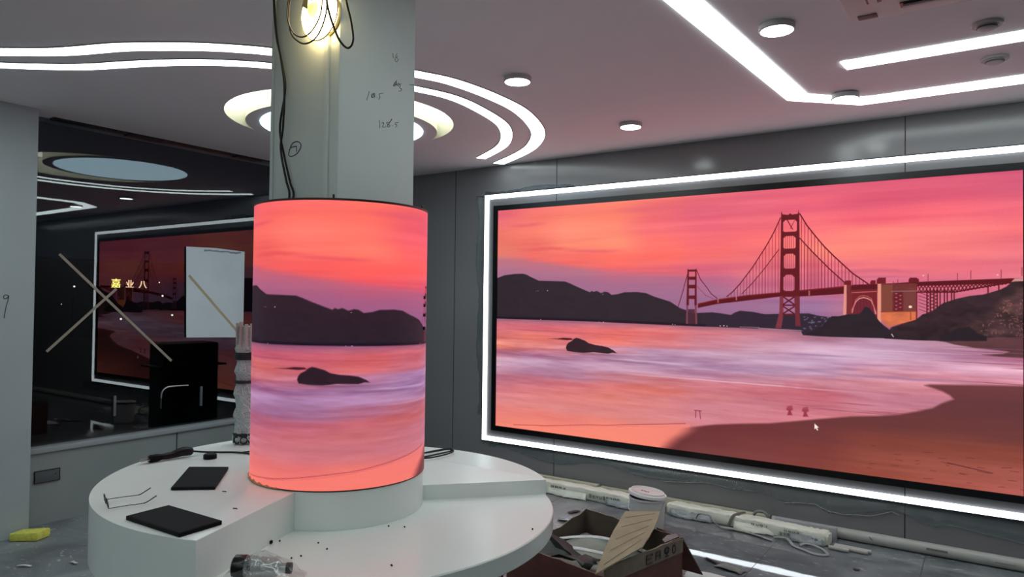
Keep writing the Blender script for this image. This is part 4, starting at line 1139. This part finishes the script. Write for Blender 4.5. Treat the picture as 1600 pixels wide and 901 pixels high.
# crumbs of debris on the podium
for k, (x, y, s_) in enumerate([(-2.157, 1.552, 1), (-1.812, 1.402, 1), (-1.815, 1.372, 2.2), (-1.665, 1.33, 1), (-1.655, 1.356, 1), (-1.64, 1.44, 1), (-1.704, 1.461, 1), (-1.642, 1.703, 1), (-1.595, 1.729, 1), (-1.24, 1.958, 1.2), (-1.391, 1.457, 1.2)]):
    if hypot(x - CX, y - CY) < .31: continue
    bm = B(); bmesh.ops.create_icosphere(bm, subdivisions=1, radius=.0032 * s_)
    for v in bm.verts: v.co *= .7 + .5 * random.random()
    zz = min(v.co.z for v in bm.verts)
    bm.transform(Matrix.Translation((x, y, .7503 - zz)))
    tag(obj('debris_crumb', bm, m_black, sm=False), 'tiny dark crumb of debris on the lower step of the podium', 'debris', 'crumbs on the podium step')

for k, (x, y, lb) in enumerate([(-2.05, 1.36, 'dark shaving on the upper podium step behind the front LED module'), (-1.86, 1.27, 'dark sliver near the straight edge of the upper podium step')]):
    bm = tube(B(), [(x, y, .876), (x + .008, y + .004, .8765), (x + .014, y + .004, .876)], .0016, 5)
    tag(obj('debris_shaving', bm, m_black), lb, 'debris')

# ------------------------------------------------------------------ on the glass
def strip_on_x(name, a, b, wd, x, th, m, label, cat, group=None):
    A = Vector((0, *a)); Bv = Vector((0, *b)); t_ = (Bv - A).normalized(); n_ = Vector((0, -t_.z, t_.y)) * wd / 2
    bm = slab(B(), [Vector((x, 0, 0)) + q for q in (A - n_, Bv - n_, Bv + n_, A + n_)], th)
    return tag(obj(name, bm, m, sm=False), label, cat, group)
XG = -W - 0.0595
def gl(x, y): pass
strip_on_x('masking_tape', (2.192, 1.787), (2.998, 1.013), .018, XG, .0007, m_tape, 'strip of masking tape running down to the right across the dark window', 'tape', 'crossed masking tape on the window')
strip_on_x('masking_tape', (2.128, 1.130), (2.572, 1.560), .018, XG + .0009, .0007, m_tape, 'shorter strip of masking tape running up to the right, crossing the other', 'tape', 'crossed masking tape on the window')
sh = tag(obj('white_sheet', slab(B(), [(-5.199, 3.092, 1.902), (-5.199, 3.107, 1.190), (-5.199, 3.44, 1.180), (-5.199, 3.612, 1.172), (-5.199, 3.612, 1.896), (-5.199, 3.34, 1.908)], .004), mat('white board', (196, 210, 214), .5, noise=.06, nscale=3), sm=False),
         'white rectangular sheet fixed on the dark window beside the cylinder screen', 'sheet')
random.seed(11)
fringe = [(3.24 + k * .024, 1.885 + .008 * random.random()) for k in range(15)]
bm = slab(B(), [(-5.1942, y, z) for y, z in fringe] + [(-5.1942, y, z - .010 - .006 * random.random()) for y, z in fringe[::-1]], .0008)
obj('torn_fringe', bm, mat('grey scuff', (130, 138, 140), .8), sh, sm=False)
strip_on_x('masking_tape', (3.118, 1.678), (3.592, 1.188), .020, -5.1942, .0007, mat('yellowed tape', (168, 158, 122), .7, noise=.08), 'yellowish strip of masking tape running diagonally across the white sheet', 'tape')
for y, z0_, z1_, lb in ((2.575, .645, .79, 'short grey upright handle low on the window, below the crossed tape'), (3.245, .64, .795, 'short grey upright handle low on the window, near the cylinder screen')):
    tag(obj('window_handle', box(B(), (XG, y - .009, z0_), (XG + .014, y + .009, z1_), .003), mat('grey handle', (92, 98, 104), .5)), lb, 'handle', 'upright handles on the window')
tag(obj('reflected_arc', tube(B(), catmull([(XG + .012, 2.915, .66), (XG + .012, 2.915, .73), (XG + .012, 2.922, .785), (XG + .012, 2.96, .815), (XG + .012, 3.03, .818), (XG + .012, 3.13, .815)], 6), [.002] * 7 + [.006] * 24, 8), m_steel),
    'thin bent bar standing in for a reflected arc, low on the dark window', 'bar')  # solid bar shape stands in for an arc reflected in the glass

# wall plate
wp = thing('wall_socket_plate', 'dark grey rectangular socket plate low on the wall beside the pillar', 'socket plate', (-W, 2.123, .314))
obj('plate', box(B(), (-W + .0005, 2.047, .275), (-W + .009, 2.2, .355), .002), mat('dark plate', (84, 88, 92), .5), wp)
obj('rim', ring(B(), 0, .153, 0, .080, .004, 0, .011), m_seam, wp, sm=False)
rim = bpy.context.scene.objects['rim']
rim.data.transform(Matrix(((0, 1, 0, -W + .0005), (1, 0, 0, 2.047), (0, 0, 1, .275), (0, 0, 0, 1))))
obj('screw', box(B(), (-W + .009, 2.168, .318), (-W + .0105, 2.174, .324)), m_black, wp, sm=False)

# ------------------------------------------------------------------ floor items
# sponge
sp = B()
sa = Vector((-5.0, 1.80)) ; 
bm = box(B(), (-.085, -.055, .001), (.085, .055, .052), .012)
for v in bm.verts: v.co.x += .01 * sin(v.co.y * 40); v.co.z *= 1 + .08 * sin(v.co.x * 30)
bm.transform(Matrix.Translation((-4.90, 1.935, 0)) @ Matrix.Rotation(radians(38), 4, 'Z'))
tag(obj('sponge', bm, mat('yellow sponge', (214, 214, 96), .9, noise=.12, nscale=40, bump=.5, bscale=120)), 'yellow block sponge lying on the floor at the foot of the pillar', 'sponge')

# bucket
bk = thing('paint_bucket', 'white plastic paint bucket on the floor behind the open carton', 'bucket', (-1.86, 4.35, 0))
bc = (-1.86, 4.35, 0)
m_bk = mat('bucket plastic', (206, 206, 204), .35, noise=.04, nscale=6)
obj('body', lathe(B(), [(0, .002), (.098, .002), (.103, .01), (.117, .215), (.122, .217), (.122, .228), (.116, .23), (.112, .22), (.099, .02), (0, .02)], bc, 40), m_bk, bk)
rl = Matrix.Rotation(radians(6), 3, 'Y') @ Matrix.Rotation(radians(-4), 3, 'X')
lid = obj('lid', lathe(B(), [(0, .004), (.098, .004), (.102, .012), (.108, .014), (.112, .004), (.124, .0), (.127, -.016), (.124, -.018), (.121, -.004), (0, -.004)], (bc[0], bc[1], .2535), 44, rl), mat('lid', (214, 214, 212), .3), bk)
bm = B()
for dx, dy in ((-.03, .0), (-.015, .006), (.0, .0), (.014, .004)):
    p = Vector((bc[0], bc[1], .2585)) + rl @ Vector((dx - .01, dy - .01, .001))
    tube(bm, [p, p + rl @ Vector((.008, .006, 0)), p + rl @ Vector((.004, -.008, 0))], .0014, 5)
obj('scribble', bm, m_ink, lid)
obj('handle', tube(B(), catmull([(bc[0] - .121, bc[1], .21), (bc[0] - .10, bc[1] - .075, .15), (bc[0], bc[1] - .126, .125), (bc[0] + .10, bc[1] - .075, .15), (bc[0] + .121, bc[1], .21)], 7), .0025, 6), m_steel, bk)

# wall-side pipe and trunking
tag(obj('pvc_pipe', tube(B(), [(-1.213, 4.957, .036), (0.2, 4.957, .036), (2.9, 4.957, .036)], .0355, 20), m_pvc), 'long thick grey-white plastic pipe lying along the foot of the screen wall', 'pipe')
pm = bpy.context.scene.objects['pvc_pipe']
obj('printed_mark', box(B(), (-.31, 4.9205, .036), (-.20, 4.9222, .05)), mat('print', (130, 128, 122), .7), pm, sm=False)
obj('scratch', tube(B(), [(-.62, 4.925, .052), (-.60, 4.9212, .036)], .002, 5), m_ink, pm)
obj('printed_mark', box(B(), (.03, 4.9205, .034), (.13, 4.9222, .04)), mat('print2', (150, 148, 142), .7), pm, sm=False)

def trunk(name, a, b, wd, ht, m, label, group=None, bev=.003, z=0.0005):
    A = Vector((*a, 0)); Bv = Vector((*b, 0)); t_ = (Bv - A); L_ = t_.length
    bm = box(B(), (-L_ / 2, -wd / 2, 0), (L_ / 2, wd / 2, ht), bev)
    bm.transform(Matrix.Translation(((A.x + Bv.x) / 2, (A.y + Bv.y) / 2, z)) @ Matrix.Rotation(atan2(t_.y, t_.x), 4, 'Z'))
    o = obj(name, bm, m)
    return tag(o, label, 'trunking', group)
trunk('cable_trunking', (-3.15, 4.952), (-2.53, 4.952), .045, .075, m_cream, 'cream plastic trunking length against the wall, between podium and its notched break', 'plastic trunking along the wall')
trunk('cable_trunking', (-2.51, 4.958), (-1.235, 4.958), .045, .066, m_cream, 'cream plastic trunking length against the wall behind the bucket', 'plastic trunking along the wall')
trunk('cable_trunking', (-1.17, 4.89), (-.80, 4.885), .05, .085, mat('grey trunking', (166, 166, 168), .4), 'short grey trunking piece lying at the wall right of the grey clamp', 'plastic trunking along the wall')

def wrapped(pts, wd, ht, label, seed):
    """bundle of trunking in a crumpled printed sleeve: soft box section swept along pts"""
    rnd = random.Random(seed)
    P = catmull([(x, y, 0) for x, y in pts], 10)
    bm = B(); rings = []
    for i, p in enumerate(P):
        t_ = (P[min(i + 1, len(P) - 1)] - P[max(i - 1, 0)]).normalized(); n_ = Vector((-t_.y, t_.x, 0))
        e = 1.0 if 1 < i < len(P) - 2 else .82
        sec = []
        for k in range(16):
            a = 2 * pi * k / 16
            cx_ = math.copysign(abs(cos(a)) ** .28, cos(a)) * wd / 2 * e; cz_ = math.copysign(abs(sin(a)) ** .28, sin(a)) * ht / 2 * e
            j = (rnd.random() - .5) * .008
            sec.append(bm.verts.new(p + n_ * (cx_ + j) + Vector((0, 0, max(.001, ht / 2 + cz_ + j * (1 if k < 9 else 0))))))
        rings.append(sec)
    for a_, b_ in zip(rings[:-1], rings[1:]):
        for k in range(16): bm.faces.new((a_[k], a_[(k + 1) % 16], b_[(k + 1) % 16], b_[k]))
    bm.faces.new(rings[0][::-1]); bm.faces.new(rings[-1])
    o = obj('wrapped_trunking_bundle', bm, m_sleeve)
    return tag(o, label, 'trunking bundle', 'wrapped trunking bundles on the floor'), P
w1, P1 = wrapped([(-3.12, 4.815), (-2.9, 4.80), (-2.5, 4.80), (-2.2, 4.785), (-1.93, 4.79)], .105, .088, 'white wrapped trunking bundle with printed lettering, left of the bucket', 1)
w2, P2 = wrapped([(-1.90, 4.835), (-1.7, 4.83), (-1.45, 4.82), (-1.2, 4.80), (-.98, 4.785), (-.82, 4.775)], .11, .078, 'cream wrapped trunking bundle with printed lettering, right of the bucket', 2)
def glyph_row(P, x0, x1, yoff, z, h, n_, seed, parent, tilt=0.0):
    """rows of small printed characters on the front side of a bundle"""
    rnd = random.Random(seed); bm = B()
    for k in range(n_):
        x = x0 + (x1 - x0) * (k + .2) / n_; wd_ = (x1 - x0) / n_ * .62
        yy = yoff + tilt * (x - x0)
        for q in range(3):
            zz = z + h * q / 2
            if rnd.random() < .8: box(bm, (x, yy - .001, zz), (x + wd_, yy + .001, zz + h * .13))
        for q in range(2):
            if rnd.random() < .8: box(bm, (x + wd_ * q * .8, yy - .001, z), (x + wd_ * (q * .8 + .2), yy + .001, z + h))
    return obj('printed_lettering', bm, m_ink, parent, sm=False)
glyph_row(P1, -2.84, -2.70, 4.7400, .054, .013, 4, 1, w1); glyph_row(P1, -2.82, -2.73, 4.7400, .026, .011, 3, 2, w1)
glyph_row(P1, -2.50, -2.24, 4.7330, .030, .024, 9, 3, w1, -.006); glyph_row(P1, -2.22, -2.02, 4.7315, .026, .014, 7, 13, w1, -.006)
glyph_row(P2, -1.30, -1.19, 4.7450, .048, .011, 4, 4, w2, -.07); glyph_row(P2, -1.12, -.88, 4.7300, .022, .016, 10, 5, w2, -.04); glyph_row(P2, -1.09, -.99, 4.7290, .048, .010, 4, 6, w2, -.04)
for x_, w_, sd_, pr_, yy_ in ((-1.72, .30, 21, w2, 4.772), (-1.28, .26, 22, w2, 4.748), (-.95, .2, 23, w2, 4.724), (-2.7, .35, 24, w1, 4.742), (-2.2, .3, 25, w1, 4.73)):
    rnd = random.Random(sd_); bm = B(); pv = None
    for k in range(13):
        x = x_ + w_ * k / 12 - w_ / 2; e_ = .012 + .03 * rnd.random() * sin(pi * k / 12)
        row = [bm.verts.new((x, yy_ + .004, .05)), bm.verts.new((x, yy_ - .004 - .006 * rnd.random(), .022)), bm.verts.new((x + .01 * rnd.random(), yy_ - .006 - e_, .003 + .006 * rnd.random()))]
        if pv:
            for q in range(2): bm.faces.new((pv[q], row[q], row[q + 1], pv[q + 1]))
        pv = row
    fl_ = obj('sleeve_edge', bm, m_film if sd_ % 2 else m_sleeve, pr_)
    fl_.modifiers.new('thickness', 'SOLIDIFY').thickness = .001
bm = tube(B(), catmull([(-1.38, 4.885, .080), (-1.39, 4.83, .087), (-1.42, 4.775, .080), (-1.435, 4.755, .05), (-1.45, 4.75, .006)], 6), .011, 8, flat=.5)
obj('binding_tie', bm, mat('olive tie', (104, 102, 84), .7), w2)
tag(obj('grey_clamp', tube(B(), [(-1.27 + .05 * cos(a), 4.885, .062 + .045 * sin(a)) for a in [radians(-20 + 220 * k / 14) for k in range(15)]], .014, 8, flat=.7), mat('clamp grey', (120, 122, 124), .4)),
    'curved grey pipe clamp standing between the cream trunking and the wall', 'clamp')
# loose rods at the end of the bundle
for k, (a, b, lb) in enumerate([((-.98, 4.715), (-.73, 4.70), 'white plastic rod jutting lowest from the bundle end'), ((-.86, 4.76), (-.585, 4.755), 'white plastic rod jutting farthest from the bundle end, upper one'),
                                ((-.86, 4.733), (-.60, 4.725), 'white plastic rod jutting from the bundle end, between the two others')]):
    if k == 0: a, b = (-.815, 4.70), (-.70, 4.695)
    else: a = (-.79, a[1])
    bm = tube(B(), [(*a, .013 + .0), (*b, .013)], .012, 12)
    tag(obj('plastic_rod', bm, m_pvc), lb, 'rod', 'plastic rods at the bundle end')
# hanging scraps by the bundles
tag(obj('wire_offcut', tube(B(), catmull([(-1.66, 4.72, .03), (-1.63, 4.70, .07), (-1.56, 4.69, .072), (-1.53, 4.69, .04), (-1.47, 4.67, .012), (-1.40, 4.68, .012)], 7), .006, 7, flat=.6), m_film),
    'arched grey offcut standing in front of the cream bundle', 'offcut')
tag(obj('film_strip', tube(B(), catmull([(-1.14, 4.70, .01), (-1.06, 4.69, .02), (-1.0, 4.61, .008), (-.93, 4.57, .008), (-.86, 4.535, .007), (-.80, 4.56, .008), (-.84, 4.64, .012), (-.93, 4.66, .02), (-.97, 4.63, .012)], 8), .011, 8, flat=.45), m_film),
    'looped strip of grey plastic trailing on the floor from the bundle', 'offcut')

# ------------------------------------------------------------------ open carton
A_ = Vector((-1.389, 2.789)); B_ = Vector((-1.258, 3.381))
e1 = (B_ - A_).normalized(); e2 = Vector((-e1.y, e1.x))
LB, WB, HB_ = .605, .63, .34
C_ = B_ + e2 * WB; D_ = A_ + e2 * WB
ct = thing('cardboard_carton', 'large torn open cardboard carton with printed symbols on the floor by the podium', 'carton', (*((A_ + C_) / 2), 0))
def wallp(p, q, z0, z1s, m, name, th=.006, inward=None):
    """carton wall with ragged top: z1s list of (t, z)"""
    d = (q - p); n_ = inward * th
    bm = B(); lo = []; hi = []; lo2 = []; hi2 = []
    for t_, z in z1s:
        b_ = p + d * t_
        lo.append(bm.verts.new((b_.x, b_.y, z0))); hi.append(bm.verts.new((b_.x, b_.y, z)))
        lo2.append(bm.verts.new((b_.x + n_.x, b_.y + n_.y, z0))); hi2.append(bm.verts.new((b_.x + n_.x, b_.y + n_.y, z)))
    for k in range(len(lo) - 1):
        f = bm.faces.new((lo[k], lo[k + 1], hi[k + 1], hi[k])); f.material_index = 0
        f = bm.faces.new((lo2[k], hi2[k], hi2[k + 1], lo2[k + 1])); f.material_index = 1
        f = bm.faces.new((hi[k], hi[k + 1], hi2[k + 1], hi2[k])); f.material_index = 2
        f = bm.faces.new((lo[k], lo2[k], lo2[k + 1], lo[k + 1])); f.material_index = 0
    f = bm.faces.new((lo[0], hi[0], hi2[0], lo2[0])); f.material_index = 2
    f = bm.faces.new((lo[-1], lo2[-1], hi2[-1], hi[-1])); f.material_index = 2
    return obj(name, bm, m, ct, sm=False)
random.seed(3)
def rag(z, n_=14, amp=.006): return [(k / n_, z + amp * (random.random() - .5)) for k in range(n_ + 1)]
wallp(A_, B_, .001, rag(HB_), [m_card_red, m_card_dark, m_card], 'side_panel', inward=e2)
wallp(B_, C_, .001, rag(HB_, 16, .008), [m_card_red, m_card_dark, m_card], 'side_panel', inward=-e1)
wallp(C_, D_, .001, [(0, .345), (.1, .32), (.2, .315), (.35, .285), (.5, .28), (.6, .26), (.8, .25), (1, .24)], [m_card_red, m_card_dark, m_card], 'side_panel', inward=-e2)
wallp(D_, A_, .001, rag(.30), [m_card_red, m_card_dark, m_card], 'side_panel', inward=e1)
obj('bottom', prism(B(), [tuple(A_ + e2 * .008 + e1 * .008), tuple(B_ + e2 * .008 - e1 * .008), tuple(C_ - e2 * .008 - e1 * .008), tuple(D_ - e2 * .008 + e1 * .008)], .001, .008), m_card_dark, ct, sm=False)
# pale band folded over the outer side, with symbols
def onside(s_, z, off): 
    p = A_ + e1 * s_ - e2 * off
    return Vector((p.x, p.y, z))
bandb = slab(B(), [onside(0, .268, .001), onside(LB, .268, .001), onside(LB, .334, .001), onside(LB * .7, .343, .001), onside(LB * .62, .338, .001), onside(LB * .4, .345, .001), onside(0, .338, .001)], .003)
bd = obj('folded_band', bandb, mat('pale folded cardboard', (124, 112, 98), .85, noise=.1, nscale=20), ct, sm=False)
sy = B()
def bar(s0, z0, s1, z1, wd=.004):
    tube(sy, [onside(s0, z0, .0052), onside(s1, z1, .0052)], wd, 4, flat=.4)
s0_ = .30
def sb(a, b_, c, d_): bar(s0_ + a, .283 + b_, s0_ + c, .283 + d_)
sb(0, 0, .0, .04); sb(0, .04, .045, .04); sb(.0, .02, .04, .02); sb(.0, 0, .045, 0); sb(.045, 0.03, .045, .04)
sb(.075, 0, .075, .04); sb(.075, .04, .11, .04); sb(.075, .02, .11, .02); sb(.11, 0, .11, .04)
obj('printed_symbol', sy, m_ink, bd)
sy = B(); c_ = s0_ + .165
sb(.165, 0, .165, .02); sb(.15, 0, .18, 0)
tube(sy, catmull([onside(c_ + .018 * cos(a), .31 + .014 * sin(a), .0052) for a in [k * pi / 4 for k in range(8)]], 3, True), .005, 4, closed=True, flat=.4)
sb(.155, .027, .175, .027)
obj('printed_symbol', sy, m_ink, bd)
sy = B(); c_ = s0_ + .225
tube(sy, catmull([onside(c_ + .014 * cos(a), .302 + .019 * sin(a), .0052) for a in [k * pi / 4 for k in range(8)]], 3, True), .0032, 4, closed=True, flat=.4)
sb(.215, .04, .235, .045)
obj('printed_symbol', sy, m_ink, bd)
# side flap hanging out at the back right corner
bq = B_ + e1 * .004
flap = slab(B(), [(bq.x - .002, bq.y, .338), (bq.x - .17, bq.y + .08, .335), (bq.x - .13, bq.y + .22, .10), (bq.x + .06, bq.y + .125, .13)], .005)
obj('flap', flap, m_card_red, ct, sm=False)
bm = slab(B(), [onside(LB - .14, .343, -.008), onside(LB - .02, .345, -.008), onside(LB - .01, .352, -.03), onside(LB - .06, .350, -.05), onside(LB - .13, .349, -.03)], .002)
obj('torn_edge', bm, mat('torn grey paper', (128, 116, 116), .8), ct, sm=False)

# long creased cardboard lying across
lay = B()
q0, q1 = Vector((-1.37, 2.66, .352)), Vector((-1.325, 3.05, .368))
f0, f1 = Vector((-1.600, 3.448, .386)), Vector((-1.448, 3.560, .386))
n_ = 8; prev = None; rows = []
for k in range(n_ + 1):
    t_ = k / n_
    l_ = q0.lerp(f0, t_) + Vector((-.012 * sin(t_ * pi), 0, .004 * (k % 2))); r_ = q1.lerp(f1, t_) + Vector((.01 * sin(t_ * pi), 0, .004 * (k % 2)))
    rows.append([lay.verts.new(l_), lay.verts.new(r_), lay.verts.new(r_ + Vector((0, 0, .006))), lay.verts.new(l_ + Vector((0, 0, .006)))])
for a_, b_ in zip(rows[:-1], rows[1:]):
    for k in range(4): lay.faces.new((a_[k], a_[(k + 1) % 4], b_[(k + 1) % 4], b_[k]))
lay.faces.new(rows[0][::-1]); lay.faces.new(rows[-1])
cs = tag(obj('cardboard_strip', lay, mat('tan creased cardboard', (148, 136, 112), .85, noise=.08, nscale=12), sm=False), 'long tan creased cardboard piece lying across the open carton', 'cardboard')
for k in (1, 2.6, 4, 5.6, 7):
    t_ = k / n_
    a_ = q0.lerp(f0, t_) + Vector((.02, 0, .0105)); b_ = q1.lerp(f1, t_) + Vector((-.02, 0, .0105))
    obj('crease', tube(B(), [a_, b_], .0009, 4), mat('crease', (96, 86, 70), .9), cs)

# stuff in the carton
def inbox(s_, t_, z): 
    p = A_ + e1 * s_ + e2 * t_
    return Vector((p.x, p.y, z))
def crumple(pts_fn, N1, N2, seed, amp, m, name, label, cat, group=None, th=.002):
    rnd = random.Random(seed); bm = B(); g_ = []
    for i in range(N1 + 1):
        g_.append([bm.verts.new(pts_fn(i / N1, j / N2) + Vector(((rnd.random() - .5) * amp, (rnd.random() - .5) * amp, abs(rnd.random() - .3) * amp))) for j in range(N2 + 1)])
    for i in range(N1):
        for j in range(N2): bm.faces.new((g_[i][j], g_[i + 1][j], g_[i + 1][j + 1], g_[i][j + 1]))
    o = obj(name, bm, m)
    sd = o.modifiers.new('thickness', 'SOLIDIFY'); sd.thickness = th
    return tag(o, label, cat, group)
crumple(lambda u, v: inbox(.04 + .53 * u, .04 + .55 * v, .205 + .01 * sin(u * 5) * cos(v * 4)), 12, 12, 4, .018, mat('milky plastic sheet', (150, 156, 146), .4, noise=.15, nscale=10), 'plastic_sheet', 'crumpled pale plastic sheeting filling the open carton', 'plastic sheet')
for k, (pts, lb) in enumerate([([(.30, .60, .245), (.36, .50, .27), (.42, .38, .285), (.47, .24, .275), (.5, .1, .25)], 'upper of two white plastic strips bowed inside the carton'),
                               ([(.22, .54, .240), (.26, .44, .255), (.30, .32, .258), (.34, .2, .25), (.36, .1, .24)], 'lower of two white plastic strips bowed inside the carton')]):
    tag(obj('white_strip', tube(B(), catmull([inbox(*p) for p in pts], 7), .016, 8, flat=.35), m_paper), lb, 'plastic strip', 'white strips in the carton')
crumple(lambda u, v: inbox(.04 + .17 * u, .12 + .42 * v, .275 + .03 * sin(v * 5 + u * 3)), 7, 9, 8, .03, mat('dark crumpled plastic', (40, 46, 42), .5, noise=.4, nscale=14), 'dark_wrapping', 'dark crumpled wrapping at the front of the open carton', 'wrapping')

# second torn carton under the podium edge
c2 = thing('brown_carton', 'dark brown torn carton half under the podium at the bottom edge', 'carton', (-1.72, 2.72, 0))
def flatq(pts, th, m, name, par): return obj(name, slab(B(), pts, th), m, par, sm=False)
flatq([(-2.02, 2.66, .001), (-1.50, 2.58, .001), (-1.50, 2.58, .20), (-1.58, 2.592, .225), (-1.64, 2.60, .19), (-1.74, 2.617, .235), (-1.86, 2.635, .20), (-2.02, 2.66, .23)], .006, m_card_dark, 'side_panel', c2)
flatq([(-2.02, 2.668, .001), (-1.94, 2.80, .001), (-1.94, 2.80, .22), (-2.02, 2.668, .235)], .006, m_card_dark, 'side_panel', c2)

# scraps on the floor
def scrap(cx_, cy_, L_, wd_, ang, seed, m, label, cat='scrap', group=None, h=.02):
    return crumple(lambda u, v: Vector((cx_, cy_, .003)) + Matrix.Rotation(ang, 3, 'Z') @ Vector(((u - .5) * L_, (v - .5) * wd_ * (1 - .5 * abs(u - .5)), 0)) + Vector((0, 0, h * sin(pi * u) * sin(pi * v + .4) * .5 + .0015)),
                   6, 4, seed, .006, m, 'floor_scrap', label, cat, group, .0012)
m_silver = mat('silvery film', (176, 182, 190), .2, metal=.3, noise=.3, nscale=30)
m_dark = mat('dark film scrap', (52, 52, 52), .5, noise=.3, nscale=20)
scrap(-2.36, 4.23, .20, .08, .2, 1, m_silver, 'silvery film scrap on the floor between podium and carton', h=.05)
scrap(-2.45, 4.42, .10, .05, 1.2, 2, m_dark, 'dark scrap on the floor just behind the silvery film')
scrap(-2.02, 3.98, .22, .06, .1, 3, m_dark, 'dark torn scrap on the floor at the back corner of the carton', h=.05)
scrap(-1.21, 4.00, .16, .09, -.2, 4, mat('grey scrap', (120, 122, 118), .5, noise=.2), 'pale grey scrap on the floor right of the carton flap', h=.05)
scrap(-1.33, 4.06, .12, .03, -.5, 9, m_dark, 'thin dark sliver on the floor beside the pale grey scrap')
scrap(-1.26, 3.80, .26, .16, .1, 5, m_paper, 'white crumpled paper at the bottom edge right of the carton', h=.06)
scrap(-1.37, 4.70, .26, .03, -.1, 6, mat('pale sliver', (168, 170, 164), .5), 'thin pale strip lying along the foot of the cream bundle')
scrap(-1.22, 4.66, .18, .03, -.35, 7, m_film, 'grey strip of film pointing away from the cream bundle')
scrap(-.62, 4.42, .035, .03, .3, 8, m_dark, 'tiny dark scrap alone on the open floor below the pipe', h=.01)
scrap(-1.015, 3.96, .06, .03, .1, 12, m_paper, 'small white scrap alone at the bottom edge')
scrap(-4.42, 1.72, .08, .02, .6, 10, m_paper, 'small white plaster flake on the floor, left of the podium', group=None)
scrap(-4.25, 1.90, .05, .02, .2, 11, m_paper, 'tiny white plaster flake nearest the podium on the left floor')
scrap(-3.02, 4.74, .06, .05, .3, 14, m_dark, 'dark scrap tucked where the podium meets the left bundle', h=.05)

# dark case added unseen behind the cylinder to block part of the window reflection
cs_ = thing('blocking_case', 'tall dark case added behind the cylinder screen to block part of the window reflection', 'case', (-4.12, 3.7, 0))
cm = Matrix.Translation((-4.10, 3.765, 0)) @ Matrix.Rotation(radians(8), 4, 'Z')
m_case = mat('dark case', (22, 24, 30), .5)
bm = box(B(), (-.16, -.26, .06), (.16, .26, 1.08), .02); bm.transform(cm); obj('body', bm, m_case, cs_)
bm = box(B(), (-.165, -.335, .86), (.165, .335, .875), .002); bm.transform(cm); obj('lid_seam', bm, m_seam, cs_)
for sx in (-1, 1):
    for sy_ in (-1, 1):
        bm = B(); lathe(bm, [(0, -.012), (.03, -.012), (.03, .012), (0, .012)], (sx * .11, sy_ * .2, .031), 16, Matrix.Rotation(radians(90), 3, 'X')); bm.transform(cm)
        obj('castor', bm, m_wire, cs_)

# ------------------------------------------------------------------ outside: lit signs and street lights far off
def text_mesh(ch, size, m, parent, loc, name='glyph'):
    cu = bpy.data.curves.new('t', 'FONT'); cu.body = ch; cu.size = size; cu.extrude = .05 * size; cu.align_x = 'CENTER'
    to = bpy.data.objects.new('t', cu); COL.objects.link(to)
    bpy.context.view_layer.update()
    me = bpy.data.meshes.new_from_object(to.evaluated_get(bpy.context.evaluated_depsgraph_get()))
    bpy.data.objects.remove(to)
    me.transform(Matrix.Translation(loc) @ Matrix(((0, 0, 1, 0), (1, 0, 0, 0), (0, 1, 0, 0), (0, 0, 0, 1))))
    me.materials.clear(); me.materials.append(m)
    o = bpy.data.objects.new(name, me); COL.objects.link(o)
    o.parent = parent; o.matrix_parent_inverse = Matrix.Translation(-parent.location)
    return o
m_s1 = emat('yellow sign', (255, 226, 110), 3.0); m_s2 = emat('warm sign', (255, 200, 150), 2.2)
struct(obj('ground', box(B(), (-60, -20, -.3), (-W - .3, 60, -.1)), mat('night ground', (26, 28, 32), .9), sm=False))
m_far = mat('dark far facade', (24, 25, 30), .9)
bd_ = thing('distant_building', 'low dark building far outside the window carrying the glowing sign', 'building', (-32, 17, -.1))
obj('wall', box(B(), (-34, 10, -.1), (-30.25, 24, 2.9)), m_far, bd_, sm=False)
obj('roof_edge', box(B(), (-34.1, 9.9, 2.9), (-30.15, 24.1, 3.02)), m_far, bd_, sm=False)
sg = thing('shop_sign', 'far glowing yellow sign characters seen through the dark window', 'sign', (-30.2, 15, 1.6))
obj('sign_board', box(B(), (-30.249, 14.6, 1.86), (-30.15, 16.25, 2.33)), m_far, sg, sm=False)
text_mesh('嘉', .40, m_s1, sg, (-30.12, 14.86, 1.93)); text_mesh('业', .36, m_s2, sg, (-30.12, 15.43, 1.93)); text_mesh('八', .36, m_s2, sg, (-30.12, 15.98, 1.93))
for y, z, r_, lb in ((16.739, 1.578, .04, 'single white street light seen through the window right of the sign'), (17.193, .731, .04, 'low white street light seen through the window, farthest right'), (16.58, 2.16, .025, 'faint light at sign height right of the characters'),
                 (14.98, .59, .04, 'low white street light below the sign'), (13.15, 1.9, .035, 'white street light left of the tape cross'), (12.7, 1.2, .02, 'faint far light at the left of the window')):
    tl = thing('street_light', lb, 'street light', (-29.9, y, -.1), 'far street lights')
    bm = B(); bmesh.ops.create_uvsphere(bm, u_segments=10, v_segments=6, radius=r_); bm.transform(Matrix.Translation((-29.9, y, z)))
    obj('lamp_head', bm, emat('street light', (255, 244, 230), 2.5), tl)
    obj('pole', tube(B(), [(-29.95, y, -.1), (-29.95, y, z - r_)], .012, 6), m_far, tl)
